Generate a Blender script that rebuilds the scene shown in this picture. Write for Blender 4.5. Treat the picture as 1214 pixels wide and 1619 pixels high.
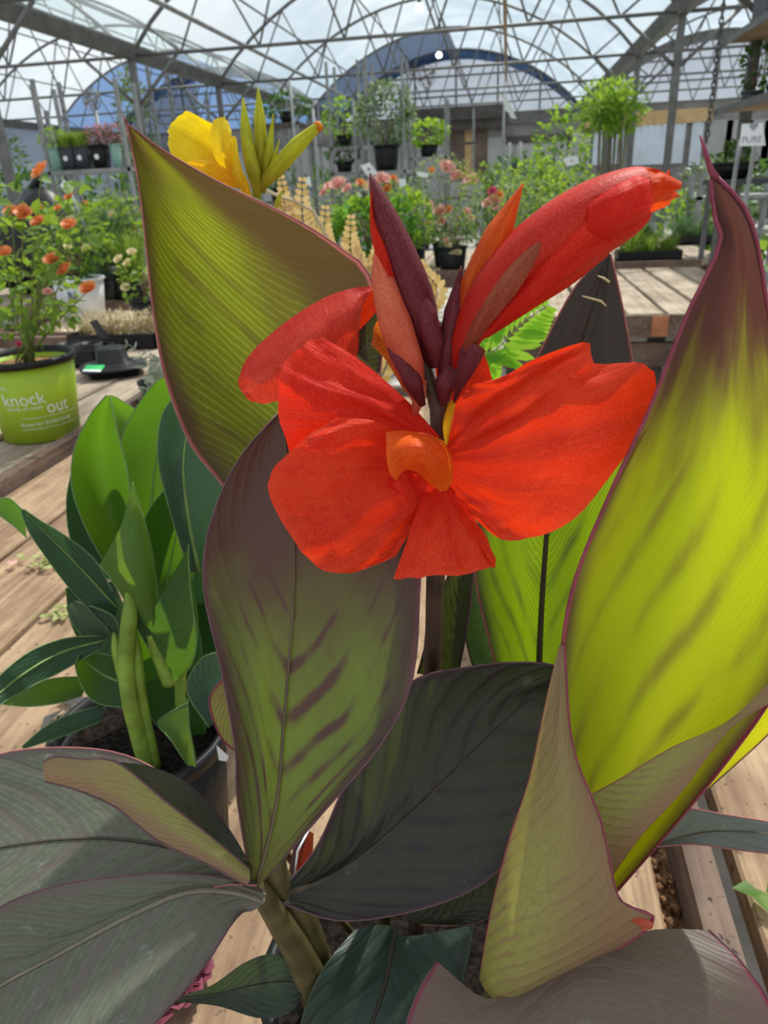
import bpy, bmesh, math, random
from mathutils import Vector as V, Matrix, noise
for o in list(bpy.data.objects): bpy.data.objects.remove(o)
S = bpy.context.scene; COL = S.collection
R = math.radians
# ---------------------------------------------------------------- camera
F, CX, CY, CAMZ = 1150.0, 607.0, 809.5, 1.5
PIT, YAW, ROL = R(24.2), R(9.95), R(-2.8)
C0 = V((0, 0, CAMZ))
fw = V((-math.sin(YAW)*math.cos(PIT), math.cos(YAW)*math.cos(PIT), -math.sin(PIT)))
r0 = V((math.cos(YAW), math.sin(YAW), 0)); u0 = r0.cross(fw)
rt = r0*math.cos(ROL)+u0*math.sin(ROL); up = u0*math.cos(ROL)-r0*math.sin(ROL)
cam = bpy.data.cameras.new('camera'); co = bpy.data.objects.new('camera', cam); COL.objects.link(co)
co.matrix_world = Matrix(((rt.x, up.x, -fw.x, 0), (rt.y, up.y, -fw.y, 0), (rt.z, up.z, -fw.z, CAMZ), (0, 0, 0, 1)))
cam.sensor_fit = 'VERTICAL'; cam.sensor_height = 36; cam.lens = F/1619*36
cam.clip_start = 0.02; cam.clip_end = 300
cam.dof.use_dof = True; cam.dof.focus_distance = 0.42; cam.dof.aperture_fstop = 15
S.camera = co
# ---------------------------------------------------------------- world, sun, exposure
W = bpy.data.worlds.new('sky'); S.world = W; W.use_nodes = True
nt = W.node_tree; nt.nodes.clear()
def wn(t): return nt.nodes.new(t)
tc = wn('ShaderNodeTexCoord'); nz = wn('ShaderNodeTexNoise'); nz.inputs['Scale'].default_value = 2.2; nz.inputs['Detail'].default_value = 6
rp = wn('ShaderNodeValToRGB'); rp.color_ramp.elements[0].position = .36; rp.color_ramp.elements[0].color = (.54, .68, .80, 1)
rp.color_ramp.elements[1].position = .58; rp.color_ramp.elements[1].color = (.95, .97, 1, 1)
bg = wn('ShaderNodeBackground'); ow = wn('ShaderNodeOutputWorld'); bg.inputs[1].default_value = 1.32
nt.links.new(tc.outputs['Generated'], nz.inputs['Vector']); nt.links.new(nz.outputs['Fac'], rp.inputs[0])
nt.links.new(rp.outputs[0], bg.inputs[0]); nt.links.new(bg.outputs[0], ow.inputs[0])
sun = bpy.data.lights.new('sun', 'SUN'); sun.energy = 7.0; sun.angle = R(1.2); sun.color = (1, .95, .86)
so = bpy.data.objects.new('sun', sun); COL.objects.link(so)
SUN_AZ, SUN_EL = R(24), R(56)      # azimuth measured from +Y towards +X
sd = V((math.sin(SUN_AZ)*math.cos(SUN_EL), math.cos(SUN_AZ)*math.cos(SUN_EL), math.sin(SUN_EL)))
so.rotation_euler = sd.to_track_quat('Z', 'Y').to_euler(); so.location = (6, 14, 20)
vs = S.view_settings; vs.view_transform = 'Standard'; vs.look = 'None'; vs.gamma = 1; vs.use_curve_mapping = False; vs.exposure = -0.45
try:
    S.cycles.transparent_max_bounces = 16; S.cycles.max_bounces = 8
except Exception: pass

# ---------------------------------------------------------------- pixel -> place helpers
def ray(px, py): return fw+rt*((px-CX)/F)-up*((py-CY)/F)
def onz(px, py, z): d = ray(px, py); return C0+d*((z-CAMZ)/d.z)
def ony(px, py, y): d = ray(px, py); return C0+d*(y/d.y)
def onx(px, py, x): d = ray(px, py); return C0+d*(x/d.x)
FH = V((fw.x, fw.y, 0)).normalized()
def H(px, py, h):                      # a point seen at (px,py) standing h metres ahead of the camera (horizontally)
    d = ray(px, py); return C0+d*(h/(d.dot(FH)))

# ---------------------------------------------------------------- materials
class NB:
    def __init__(s, name):
        s.m = bpy.data.materials.new(name); s.m.use_nodes = True; s.t = s.m.node_tree; s.t.nodes.clear()
        s.out = s.t.nodes.new('ShaderNodeOutputMaterial')
    def n(s, t, **k):
        x = s.t.nodes.new(t)
        for a, b in k.items(): setattr(x, a, b)
        return x
    def l(s, a, b): s.t.links.new(a, b)
    def put(s, sock, v):
        if hasattr(v, 'is_output'): s.l(v, sock)
        elif isinstance(v, tuple): sock.default_value = v if len(v) == 4 or len(sock.default_value) == 3 else (*v, 1)
        else: sock.default_value = v
    def mt(s, op, a, b=0.0, c=0.0, clamp=False):
        x = s.n('ShaderNodeMath', operation=op, use_clamp=clamp)
        s.put(x.inputs[0], a); s.put(x.inputs[1], b); s.put(x.inputs[2], c); return x.outputs[0]
    def sm(s, v, a, b):               # smoothstep a->b
        x = s.n('ShaderNodeMapRange', interpolation_type='SMOOTHSTEP')
        s.put(x.inputs[0], v); x.inputs[1].default_value = a; x.inputs[2].default_value = b
        x.inputs[3].default_value = 0; x.inputs[4].default_value = 1; return x.outputs[0]
    def mix(s, f, a, b):
        x = s.n('ShaderNodeMix', data_type='RGBA'); s.put(x.inputs[0], f); s.put(x.inputs[6], a); s.put(x.inputs[7], b); return x.outputs[2]
    def noise(s, vec, sc, det=3, rough=.55):
        x = s.n('ShaderNodeTexNoise'); s.put(x.inputs['Scale'], sc); x.inputs['Detail'].default_value = det; x.inputs['Roughness'].default_value = rough
        if vec is not None: s.l(vec, x.inputs['Vector'])
        return x.outputs['Fac']
    def obj(s): return s.n('ShaderNodeTexCoord').outputs['Object']
    def map(s, vec, sc):
        x = s.n('ShaderNodeMapping'); s.l(vec, x.inputs[0]); x.inputs['Scale'].default_value = sc; return x.outputs[0]
    def bump(s, h, st, d=.002):
        x = s.n('ShaderNodeBump'); x.inputs['Strength'].default_value = st; x.inputs['Distance'].default_value = d; s.l(h, x.inputs['Height']); return x.outputs[0]
    def pr(s, col, rough=.6, spec=.3, metal=0, bump=None, **k):
        x = s.n('ShaderNodeBsdfPrincipled'); s.put(x.inputs['Base Color'], col); s.put(x.inputs['Roughness'], rough)
        x.inputs['Specular IOR Level'].default_value = spec; s.put(x.inputs['Metallic'], metal)
        if bump is not None: s.l(bump, x.inputs['Normal'])
        for a, b in k.items(): s.put(x.inputs[a], b)
        return x.outputs[0]
    def done(s, sh): s.l(sh, s.out.inputs[0]); return s.m
    def mixs(s, f, a, b):
        x = s.n('ShaderNodeMixShader'); s.put(x.inputs[0], f); s.l(a, x.inputs[1]); s.l(b, x.inputs[2]); return x.outputs[0]
    def trans(s, c, bump=None):
        x = s.n('ShaderNodeBsdfTranslucent'); s.put(x.inputs[0], c)
        if bump is not None: s.l(bump, x.inputs['Normal'])
        return x.outputs[0]

def plain(name, col, rough=.6, metal=0, var=.25, sc=20, spec=.3, bump=0):
    b = NB(name); v = b.noise(b.obj(), sc, 4)
    c = b.mix(b.sm(v, .3, .7), tuple(x*(1-var) for x in col), tuple(min(1, x*(1+var)) for x in col))
    return b.done(b.pr(c, rough, spec, metal, b.bump(v, bump) if bump else None))
def wood(name, c1, c2, sc=1.0):
    b = NB(name); o = b.obj()
    rnd = b.n('ShaderNodeObjectInfo').outputs['Random']
    add = b.n('ShaderNodeVectorMath', operation='ADD'); b.l(o, add.inputs[0])
    cmb = b.n('ShaderNodeCombineXYZ'); b.put(cmb.inputs[0], b.mt('MULTIPLY', rnd, 37.0)); b.put(cmb.inputs[1], b.mt('MULTIPLY', rnd, 11.0)); b.l(cmb.outputs[0], add.inputs[1])
    g = b.noise(b.map(add.outputs[0], (60*sc, 3*sc, 60*sc)), 1.0, 6, .65); k = b.noise(add.outputs[0], 7*sc, 4); s2 = b.noise(add.outputs[0], 90*sc, 2)
    f = b.mt('ADD', b.mt('MULTIPLY', g, .6), b.mt('MULTIPLY', k, .5))
    c = b.mix(b.sm(f, .38, .72), c1, c2); c = b.mix(b.sm(s2, .62, .75), c, tuple(x*.45 for x in c1))
    c = b.mix(b.mt('MULTIPLY', b.mt('SUBTRACT', rnd, .5), .35, clamp=True), c, c1)
    return b.done(b.pr(c, .8, .2, 0, b.bump(f, .6, .004)))
def leafy(name, c1, c2, ct, tf=.4, rough=.5, sc=30):         # small-leaf foliage: two tones + translucency
    b = NB(name); geo = b.n('ShaderNodeNewGeometry').outputs['Random Per Island']
    v = b.mt('ADD', b.mt('MULTIPLY', b.noise(b.obj(), sc, 2), .5), b.mt('MULTIPLY', geo, .5))
    c = b.mix(b.sm(v, .25, .75), c1, c2)
    return b.done(b.mixs(tf, b.pr(c, rough, .3), b.trans(b.mix(b.sm(v, .2, .8), tuple(x*.7 for x in ct), ct))))

def leafmat(name, green, purple, tgreen, tpurple, margin, veins=9, slope=3.0, tip=(.6, 1.0), base=(-1, -.5), edge=.7, band=.5,
            fine=70, fineamt=.25, tf=.5, rough=.42, spots=0.0, midw=.03, midcol=None, pw=.0, bl=.3, side=None, vdir=0, grain=.3):
    """Canna blade: green tissue with purple pigment at tip, margins and along the side veins; thin so light passes."""
    b = NB(name); uv = b.n('ShaderNodeUVMap').outputs[0]; sp = b.n('ShaderNodeSeparateXYZ'); b.l(uv, sp.inputs[0])
    u, v = sp.outputs[0], sp.outputs[1]
    a = b.mt('ABSOLUTE', b.mt('SUBTRACT', b.mt('MULTIPLY', u, 2.0), 1.0))
    wob = b.noise(b.map(uv, (3, 2, 1)), 2.0, 3)
    av = b.mt('POWER', a, 1.3) if vdir == 0 else (u if vdir > 0 else b.mt('SUBTRACT', 1.0, u))
    s = b.mt('SUBTRACT', v, b.mt('MULTIPLY', av, slope/10.0))
    s = b.mt('ADD', s, b.mt('MULTIPLY', b.mt('SUBTRACT', wob, .5), .05))
    w1 = b.mt('ADD', b.mt('MULTIPLY', b.mt('SINE', b.mt('MULTIPLY', s, veins*6.2832)), .5), .5)
    w1 = b.mt('POWER', w1, 3.0)
    vn = b.noise(b.map(uv, (1.2, 1.2, 1)), 3.0, 3)
    band_ = b.mt('MULTIPLY', b.mt('MULTIPLY', w1, b.sm(vn, .3, .65)), band)
    ti = b.sm(b.mt('ADD', v, b.mt('MULTIPLY', b.mt('SUBTRACT', vn, .5), .35)), tip[0], tip[1])
    bs = b.mt('SUBTRACT', 1.0, b.sm(b.mt('ADD', v, b.mt('MULTIPLY', b.mt('SUBTRACT', vn, .5), .3)), base[0], base[1]))
    ed = b.sm(b.mt('ADD', a, b.mt('MULTIPLY', b.mt('SUBTRACT', vn, .5), bl)), edge, 1.05)
    p = b.mt('MAXIMUM', b.mt('MAXIMUM', ti, bs), b.mt('MAXIMUM', ed, band_)); p = b.mt('ADD', p, pw, clamp=True)
    if side:
        sd_ = b.mt('MULTIPLY', b.sm(b.mt('ADD', u, b.mt('MULTIPLY', b.mt('SUBTRACT', vn, .5), .3)), side[0], side[1]), side[2]); p = b.mt('MAXIMUM', p, sd_)
    w2 = b.mt('POWER', b.mt('ADD', b.mt('MULTIPLY', b.mt('SINE', b.mt('MULTIPLY', s, fine*6.2832)), .5), .5), 5.0)
    cg = b.mix(b.mt('MULTIPLY', w2, fineamt), green, tuple(min(1, x*1.7+.03) for x in green))
    tg = b.mix(b.mt('MULTIPLY', w2, fineamt), tgreen, tuple(min(1, x*1.6+.02) for x in tgreen))
    mot = b.noise(b.map(uv, (14, 14, 1)), 3, 4)
    cg = b.mix(b.sm(mot, .35, .8), cg, tuple(x*.72 for x in green)); 
    cf = b.mix(p, cg, purple); ct = b.mix(p, tg, tpurple)
    if spots:
        st = b.noise(b.obj(), 55, 5, .7); cf = b.mix(b.mt('MULTIPLY', b.sm(st, .62, .72), spots), cf, (.45, .46, .45))
    if midcol:
        mr = b.mt('SUBTRACT', 1.0, b.sm(a, midw*.5, midw)); cf = b.mix(mr, cf, midcol); ct = b.mix(mr, ct, tuple(x*.6 for x in midcol))
    mg = b.sm(a, .965, .985); cf = b.mix(mg, cf, margin); ct = b.mix(mg, ct, margin)
    h = b.mt('ADD', b.mt('MULTIPLY', w1, .6), b.mt('MULTIPLY', w2, .12))
    bp = b.bump(h, .45, .0015)
    return b.done(b.mixs(tf, b.pr(cf, rough, .4, 0, bp), b.trans(ct)))

def petalmat(name, c1, c2, ct, tf=.45, streak=26, yel=None, yr=(.0, .3), rough=.5):
    b = NB(name); uv = b.n('ShaderNodeUVMap').outputs[0]; sp = b.n('ShaderNodeSeparateXYZ'); b.l(uv, sp.inputs[0])
    st = b.noise(b.map(uv, (streak, 1.6, 1)), 1.0, 4, .6); bl = b.noise(b.map(uv, (3, 3, 1)), 1.5, 3)
    gr = b.noise(b.obj(), 900, 2)
    f = b.mt('ADD', b.mt('MULTIPLY', st, .5), b.mt('MULTIPLY', bl, .5)); c = b.mix(b.sm(f, .35, .65), c1, c2); t = ct
    c = b.mix(b.mt('MULTIPLY', b.sm(gr, .42, .66), .5), c, tuple(min(1, x*1.3+.03) for x in c2)); c = b.mix(b.mt('MULTIPLY', b.sm(st, .55, .75), .45), c, tuple(x*.6 for x in c1))
    edg = b.sm(sp.outputs[1], .9, 1.0); c = b.mix(b.mt('MULTIPLY', edg, .25), c, tuple(min(1, x*1.1+.05) for x in c2))
    t = b.mix(b.sm(f, .3, .7), tuple(x*.75 for x in ct), ct)
    bd = b.mt('SUBTRACT', 1.0, b.sm(b.mt('ADD', sp.outputs[1], b.mt('MULTIPLY', b.mt('SUBTRACT', bl, .5), .6)), .05, .75)); c = b.mix(b.mt('MULTIPLY', bd, .6), c, tuple((x*.82 if i == 0 else x*.3) for i, x in enumerate(c1)))
    if yel:
        y = b.mt('SUBTRACT', 1.0, b.sm(b.mt('ADD', sp.outputs[1], b.mt('MULTIPLY', b.mt('SUBTRACT', st, .5), .5)), yr[0], yr[1]))
        c = b.mix(y, c, yel); t = b.mix(y, t, yel)
    bp = b.bump(b.mt('ADD', b.mt('MULTIPLY', st, .8), b.mt('MULTIPLY', gr, .2)), .6, .0018)
    return b.done(b.mixs(tf, b.pr(c, rough, .25, 0, bp), b.trans(t, bp)))

M = {}
M['galv'] = plain('galvanised_steel', (.15, .15, .145), .5, .3, .2, 6)
M['pole'] = plain('thin_steel_pole', (.27, .28, .28), .5, .3, .2, 8)
M['rust'] = plain('rusty_pipe', (.36, .25, .17), .7, .1, .3, 10)
M['chain'] = plain('chain_steel', (.12, .12, .12), .5, .4, .2, 40)
M['concrete'] = plain('floor_gravel', (.42, .39, .35), .9, 0, .35, 3, .1, .3)
M['bark'] = plain('bark_chips', (.62, .50, .36), .9, 0, .5, 60, .1, .8)
M['bench'] = wood('weathered_bench_wood', (.20, .12, .075), (.47, .32, .20))
M['bench2'] = wood('grey_slat_wood', (.25, .19, .14), (.52, .42, .32), .6)
M['rail'] = wood('dark_rail_wood', (.10, .065, .05), (.25, .17, .13))
M['darkwood'] = wood('dark_far_wood', (.06, .055, .05), (.15, .13, .12), .3)
M['brown'] = wood('brown_panel_wood', (.12, .085, .07), (.22, .16, .13), .3)
M['lumber'] = wood('yellow_lumber', (.45, .29, .13), (.66, .46, .24), .3)
M['shelfwood'] = wood('plywood_shelf', (.24, .17, .11), (.42, .31, .21), .5)
M['black'] = plain('black_plastic', (.011, .011, .012), .5, 0, .3, 30, .3)
M['blackbag'] = plain('black_bag_plastic', (.008, .008, .010), .45, 0, .4, 12, .4, .4)
M['soil'] = plain('potting_soil', (.014, .010, .008), .95, 0, .8, 160, .1, 1.0)
M['soilbrown'] = plain('brown_mulch', (.28, .15, .08), .95, 0, .6, 120, .1, 1.0)
M['white'] = plain('white_card', (.82, .84, .86), .6, 0, .03, 8)
M['whitepot'] = plain('pale_grey_pot', (.58, .61, .64), .6, 0, .12, 8)
M['tealpot'] = plain('pale_green_pot', (.30, .50, .42), .5, 0, .12, 8)
M['terracotta'] = plain('terracotta', (.42, .16, .08), .8, 0, .2, 10)
M['greypot'] = plain('dark_grey_pot', (.055, .06, .068), .5, 0, .2, 20)
M['lime'] = plain('lime_green_pot', (.36, .52, .025), .45, 0, .06, 6, .4)
M['print'] = plain('white_print', (.80, .86, .74), .5, 0, .02, 5)
M['ink'] = plain('dark_ink', (.08, .09, .12), .6, 0, .05, 5)
M['greenlabel'] = plain('green_label', (.06, .55, .16), .5, 0, .08, 30)
M['blue'] = plain('blue_barrel', (.05, .16, .45), .5, 0, .1, 5)
M['fabric'] = plain('pale_wall_panel', (.42, .42, .41), .8, 0, .12, 1.5)
M['wallgrey'] = plain('grey_wall_board', (.24, .23, .22), .8, 0, .25, 2)
M['corr'] = plain('corrugated_white', (.66, .72, .80), .5, 0, .08, 2)
M['bluerim'] = plain('blue_gable_band', (.05, .10, .22), .5, 0, .4, 2)
b = NB('roof_film')
tr = b.n('ShaderNodeBsdfTransparent'); tr.inputs[0].default_value = (.90, .95, .96, 1)
fv = b.sm(b.noise(b.obj(), .9, 4), .35, .7)
M['film'] = b.done(b.mixs(b.mt('ADD', b.mt('MULTIPLY', fv, .14), .10), tr.outputs[0], b.trans((.80, .86, .86))))
def tint(name, tcol, dcol, f):
    b = NB(name); tr = b.n('ShaderNodeBsdfTransparent'); tr.inputs[0].default_value = (*tcol, 1)
    v = b.noise(b.obj(), .8, 4); d = b.pr(b.mix(b.sm(v, .3, .7), tuple(x*.6 for x in dcol), dcol), .35, .4)
    return b.done(b.mixs(f, tr.outputs[0], b.mixs(.5, d, b.trans(dcol))))
M['bluefilm'] = tint('blue_shade_film', (.34, .50, .78), (.14, .26, .50), .35)
M['slate'] = tint('slate_shade_film', (.20, .26, .36), (.10, .13, .19), .5)
M['gable'] = tint('gable_film', (.62, .68, .78), (.50, .54, .60), .7)
M['rose_leaf'] = leafy('rose_leaves', (.035, .10, .02), (.16, .30, .05), (.40, .58, .05), .45)
M['rose_leaf2'] = leafy('pale_rose_leaves', (.10, .20, .06), (.30, .42, .16), (.45, .55, .12), .4)
M['dark_leaf'] = leafy('dark_shrub_leaves', (.02, .06, .02), (.08, .17, .05), (.16, .32, .05), .35)
M['bright_leaf'] = leafy('bright_leaves', (.09, .24, .02), (.28, .46, .05), (.48, .70, .06), .45)
M['grey_leaf'] = leafy('grey_green_leaves', (.10, .16, .09), (.30, .38, .24), (.30, .40, .15), .35)
M['hyd_leaf'] = leafy('hydrangea_leaves', (.03, .16, .03), (.16, .42, .10), (.35, .68, .10), .45)
M['grass'] = leafy('grass_blades', (.05, .14, .02), (.25, .36, .05), (.35, .50, .06), .4)
M['grass2'] = leafy('blue_grass_blades', (.03, .09, .04), (.14, .26, .12), (.20, .34, .10), .35)
M['dry'] = leafy('dry_plant', (.36, .27, .15), (.78, .70, .50), (.70, .55, .28), .35)
M['gold'] = leafy('golden_fern', (.50, .33, .10), (.80, .66, .38), (.80, .52, .14), .45)
M['fern'] = leafy('green_fern', (.12, .36, .02), (.30, .58, .04), (.50, .85, .05), .5)
M['silver'] = leafy('silver_fern', (.16, .20, .16), (.42, .46, .38), (.30, .34, .22), .3)
M['orange'] = leafy('orange_rose', (.75, .22, .06), (.90, .42, .18), (.95, .35, .10), .4)
M['pink'] = leafy('pink_rose', (.80, .36, .32), (.92, .62, .55), (.95, .55, .45), .4)
M['magenta'] = leafy('magenta_rose', (.55, .05, .12), (.68, .12, .22), (.75, .10, .18), .35)
M['cream'] = leafy('cream_rose', (.80, .68, .36), (.90, .82, .58), (.90, .80, .42), .4)
M['mauve'] = leafy('mauve_heather', (.42, .16, .20), (.66, .34, .38), (.60, .25, .28), .35)
M['stem'] = plain('plant_stem', (.16, .20, .06), .7, 0, .3, 40)
M['twig'] = plain('woody_twig', (.18, .11, .07), .8, 0, .3, 40)
M['bark_trunk'] = plain('tree_trunk', (.14, .12, .09), .9, 0, .3, 30)
# ---------------------------------------------------------------- mesh helpers
def props(o, label=None, cat=None, group=None, kind=None):
    if label: o['label'] = label
    if cat: o['category'] = cat
    if group: o['group'] = group
    if kind: o['kind'] = kind
    return o
def empty(name, loc, label, cat, group=None):
    o = bpy.data.objects.new(name, None); COL.objects.link(o); o.location = loc; o.empty_display_size = .05
    return props(o, label, cat, group)
def root_of(o):
    l = V(o.location)
    while o.parent: o = o.parent; l += V(o.location)
    return l
class MB:
    """collects world-space geometry; build() links it as one mesh object"""
    def __init__(s): s.v = []; s.f = []; s.uv = []; s.mi = []; s.sm = []
    def add(s, vs, fs, uvs=None, mi=0, smooth=True):
        k = len(s.v); s.v += [V(x) for x in vs]
        for f in fs:
            s.f.append([i+k for i in f]); s.mi.append(mi); s.sm.append(smooth)
            s.uv.append([uvs[i] for i in f] if uvs else [(0, 0)]*len(f))
        return s
    def box(s, a, b, mi=0):
        x0, y0, z0 = a; x1, y1, z1 = b
        return s.add([(x0, y0, z0), (x1, y0, z0), (x1, y1, z0), (x0, y1, z0), (x0, y0, z1), (x1, y0, z1), (x1, y1, z1), (x0, y1, z1)],
                     [(0, 3, 2, 1), (4, 5, 6, 7), (0, 1, 5, 4), (1, 2, 6, 5), (2, 3, 7, 6), (3, 0, 4, 7)], None, mi, False)
    def beam(s, p, q, w, h, upv=V((0, 0, 1)), mi=0):
        p, q = V(p), V(q); d = (q-p).normalized(); x = d.cross(upv)
        if x.length < 1e-4: x = d.cross(V((1, 0, 0)))
        x.normalize(); y = x.cross(d); vs = []
        for e in (p, q):
            for a, c in ((-1, -1), (1, -1), (1, 1), (-1, 1)): vs.append(e+x*a*w/2+y*c*h/2)
        return s.add(vs, [(0, 1, 2, 3), (7, 6, 5, 4), (0, 4, 5, 1), (1, 5, 6, 2), (2, 6, 7, 3), (3, 7, 4, 0)], None, mi, False)
    def tube(s, pts, rad, seg=6, mi=0, flat=1.0, cap=True):
        pts = [V(p) for p in pts]; n = len(pts); rad = rad if hasattr(rad, '__len__') else [rad]*n
        vs = []; prev = None
        for i, p in enumerate(pts):
            d = (pts[min(i+1, n-1)]-pts[max(i-1, 0)]).normalized()
            if prev is None:
                x = d.cross(V((0, 0, 1)))
                if x.length < .05: x = d.cross(V((1, 0, 0)))
            else: x = prev-d*prev.dot(d)
            x.normalize(); prev = x; y = d.cross(x)
            for k in range(seg):
                an = 2*math.pi*k/seg; vs.append(p+x*math.cos(an)*rad[i]+y*math.sin(an)*rad[i]*flat)
        fs = [(i*seg+k, i*seg+(k+1) % seg, (i+1)*seg+(k+1) % seg, (i+1)*seg+k) for i in range(n-1) for k in range(seg)]
        uv = [(k/seg, i/(n-1)) for i in range(n) for k in range(seg)]
        if cap: fs += [tuple(range(seg))[::-1], tuple((n-1)*seg+k for k in range(seg))]
        return s.add(vs, fs, uv, mi)
    def lathe(s, c, prof, seg=24, mi=0, sq=0, rot=0):
        c = V(c); vs = []; n = len(prof)
        for r, z in prof:
            for k in range(seg):
                a = 2*math.pi*k/seg+rot; q = 1.0
                if sq: q = 1/max(abs(math.cos(a-rot)), abs(math.sin(a-rot))); q = 1+(min(q, 1.36)-1)*sq
                vs.append(c+V((r*q*math.cos(a), r*q*math.sin(a), z)))
        fs = [(i*seg+k, i*seg+(k+1) % seg, (i+1)*seg+(k+1) % seg, (i+1)*seg+k) for i in range(n-1) for k in range(seg)]
        return s.add(vs, fs, None, mi)
    def build(s, name, mats, parent=None, origin=None):
        if not isinstance(mats, (list, tuple)): mats = [mats]
        base = root_of(parent) if parent else V(origin if origin is not None else (0, 0, 0))
        me = bpy.data.meshes.new(name); me.from_pydata([v-base for v in s.v], [], s.f)
        for m in mats: me.materials.append(M[m] if isinstance(m, str) else m)
        ul = me.uv_layers.new(name='UVMap'); k = 0
        for p, fu, mi, sm in zip(me.polygons, s.uv, s.mi, s.sm):
            p.material_index = mi; p.use_smooth = sm
            for t in fu: ul.data[k].uv = t; k += 1
        me.update()
        o = bpy.data.objects.new(name, me); COL.objects.link(o)
        if parent: o.parent = parent
        else: o.location = base
        return o
def cr(p0, p1, p2, p3, t):
    return .5*((2*p1)+(p2-p0)*t+(2*p0-5*p1+4*p2-p3)*t*t+(3*p1-p0-3*p2+p3)*t**3)
def spl(pts, n):
    pts = [V(p) for p in pts]; k = len(pts)
    if k == 1: return [pts[0]]*n
    d = [0]
    for i in range(1, k): d.append(d[-1]+max((pts[i]-pts[i-1]).length, 1e-6)**.7)
    out = []
    for i in range(n):
        x = d[-1]*i/(n-1); j = 0
        while j < k-2 and d[j+1] < x: j += 1
        t = (x-d[j])/(d[j+1]-d[j])
        a = pts[j-1] if j > 0 else pts[0]*2-pts[1]; e = pts[j+2] if j+2 < k else pts[-1]*2-pts[-2]
        out.append(cr(a, pts[j], pts[j+1], e, t))
    return out
def uspl(pts, m):                       # uniform catmull across
    k = len(pts); out = []
    for i in range(m):
        x = (k-1)*i/(m-1); j = min(int(x), k-2); t = x-j
        a = pts[j-1] if j > 0 else pts[0]*2-pts[1]; e = pts[j+2] if j+2 < k else pts[-1]*2-pts[-2]
        out.append(cr(a, pts[j], pts[j+1], e, t))
    return out
def loft(mb, curves, n=26, m=13, pix=True, u0=0., u1=1., v0=0., v1=1., rim=(0, 0), rimr=.0006, wav=0.0, seed=0, mi=0, rmi=1, ruf=0.0, pleat=0.0, pk=4.0):
    """surface through curves (each a list of (px,py,h)); rim=(left,right) adds a thin raised margin"""
    rows = [spl([H(*p) for p in c] if pix else c, n) for c in curves]
    g = [uspl([rows[j][i] for j in range(len(rows))], m) for i in range(n)]
    if pleat:
        for i in range(n):
            for j in range(m):
                w_ = math.sin(pk*6.283*j/(m-1)+seed+.8*math.sin(i*.3))*math.sin(min(1, i/(n-1)*1.25)*1.9)
                q = g[i][j]; g[i][j] = q+(C0-q).normalized()*pleat*w_
    if ruf:
        for j in range(m):
            for i in range(max(1, n-5), n):
                d = (g[i][j]-g[i-1][j]); k = (i-(n-6))/5
                g[i][j] = g[i][j]+d.normalized()*noise.noise(V((j*.55+seed*1.7, seed*.9, 0)))*ruf*k
    if wav:
        for i in range(n):
            for j in range(m):
                e = abs(2*j/(m-1)-1)*.7+.3*(i/(n-1))
                q = g[i][j]; q2 = noise.noise(V((i*.35+seed*7.1, j*.4, seed*3.3)))*wav*e
                g[i][j] = q+(C0-q).normalized()*q2
    vs = [p for r_ in g for p in r_]
    uv = [(u0+(u1-u0)*j/(m-1), v0+(v1-v0)*i/(n-1)) for i in range(n) for j in range(m)]
    mb.add(vs, [(i*m+j, i*m+j+1, (i+1)*m+j+1, (i+1)*m+j) for i in range(n-1) for j in range(m-1)], uv, mi)
    for side, on in ((0, rim[0]), (m-1, rim[1])):
        if on: mb.tube([g[i][side] for i in range(n)], rimr, 5, rmi)
    return g
def arc_pts(c, q, n): return [c+(q-c)*i/(n-1) for i in range(n)]

# small botanical shapes in local space -> added with a matrix
def leaf_shape(mb, mat, L, w, mi=0, fold=.25, seg=3):
    vs = []; uv = []
    prof = {3: [(0, .05), (.45, 1), (1, 0)], 4: [(0, .06), (.3, .95), (.65, .8), (1, 0)]}[seg]
    for t, ww in prof:
        vs += [mat @ V((-w/2*ww, L*t, fold*w*ww*.5-.25*L*t*t*.5)), mat @ V((0, L*t, -.25*L*t*t*.5)), mat @ V((w/2*ww, L*t, fold*w*ww*.5-.25*L*t*t*.5))]
        uv += [(0, t), (.5, t), (1, t)]
    n = len(prof)
    mb.add(vs, [f for i in range(n-1) for f in ((i*3, i*3+1, i*3+4, i*3+3), (i*3+1, i*3+2, i*3+5, i*3+4))], uv, mi)
def orient(p, d, roll=0):
    d = V(d).normalized(); return Matrix.Translation(p) @ d.to_track_quat('Y', 'Z').to_matrix().to_4x4() @ Matrix.Rotation(roll, 4, 'Y')
def rnd_dir(rg, zb=-.2):
    while 1:
        d = V((rg.uniform(-1, 1), rg.uniform(-1, 1), rg.uniform(zb, 1)))
        if .1 < d.length < 1: return d.normalized()
def crown(mb, rg, c, rad, n, L, w, shell=.55, mi=0):
    c = V(c)
    for _ in range(n):
        d = rnd_dir(rg, -.7); k = rg.uniform(shell, 1)**.6
        p = c+V((d.x*rad[0]*k, d.y*rad[1]*k, d.z*rad[2]*k)); s = rg.uniform(.7, 1.3)
        dd = d+V((rg.uniform(-.8, .8), rg.uniform(-.8, .8), rg.uniform(-.6, .5)))
        leaf_shape(mb, orient(p, dd, rg.uniform(-1, 1)), L*s, w*s, mi)
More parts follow.
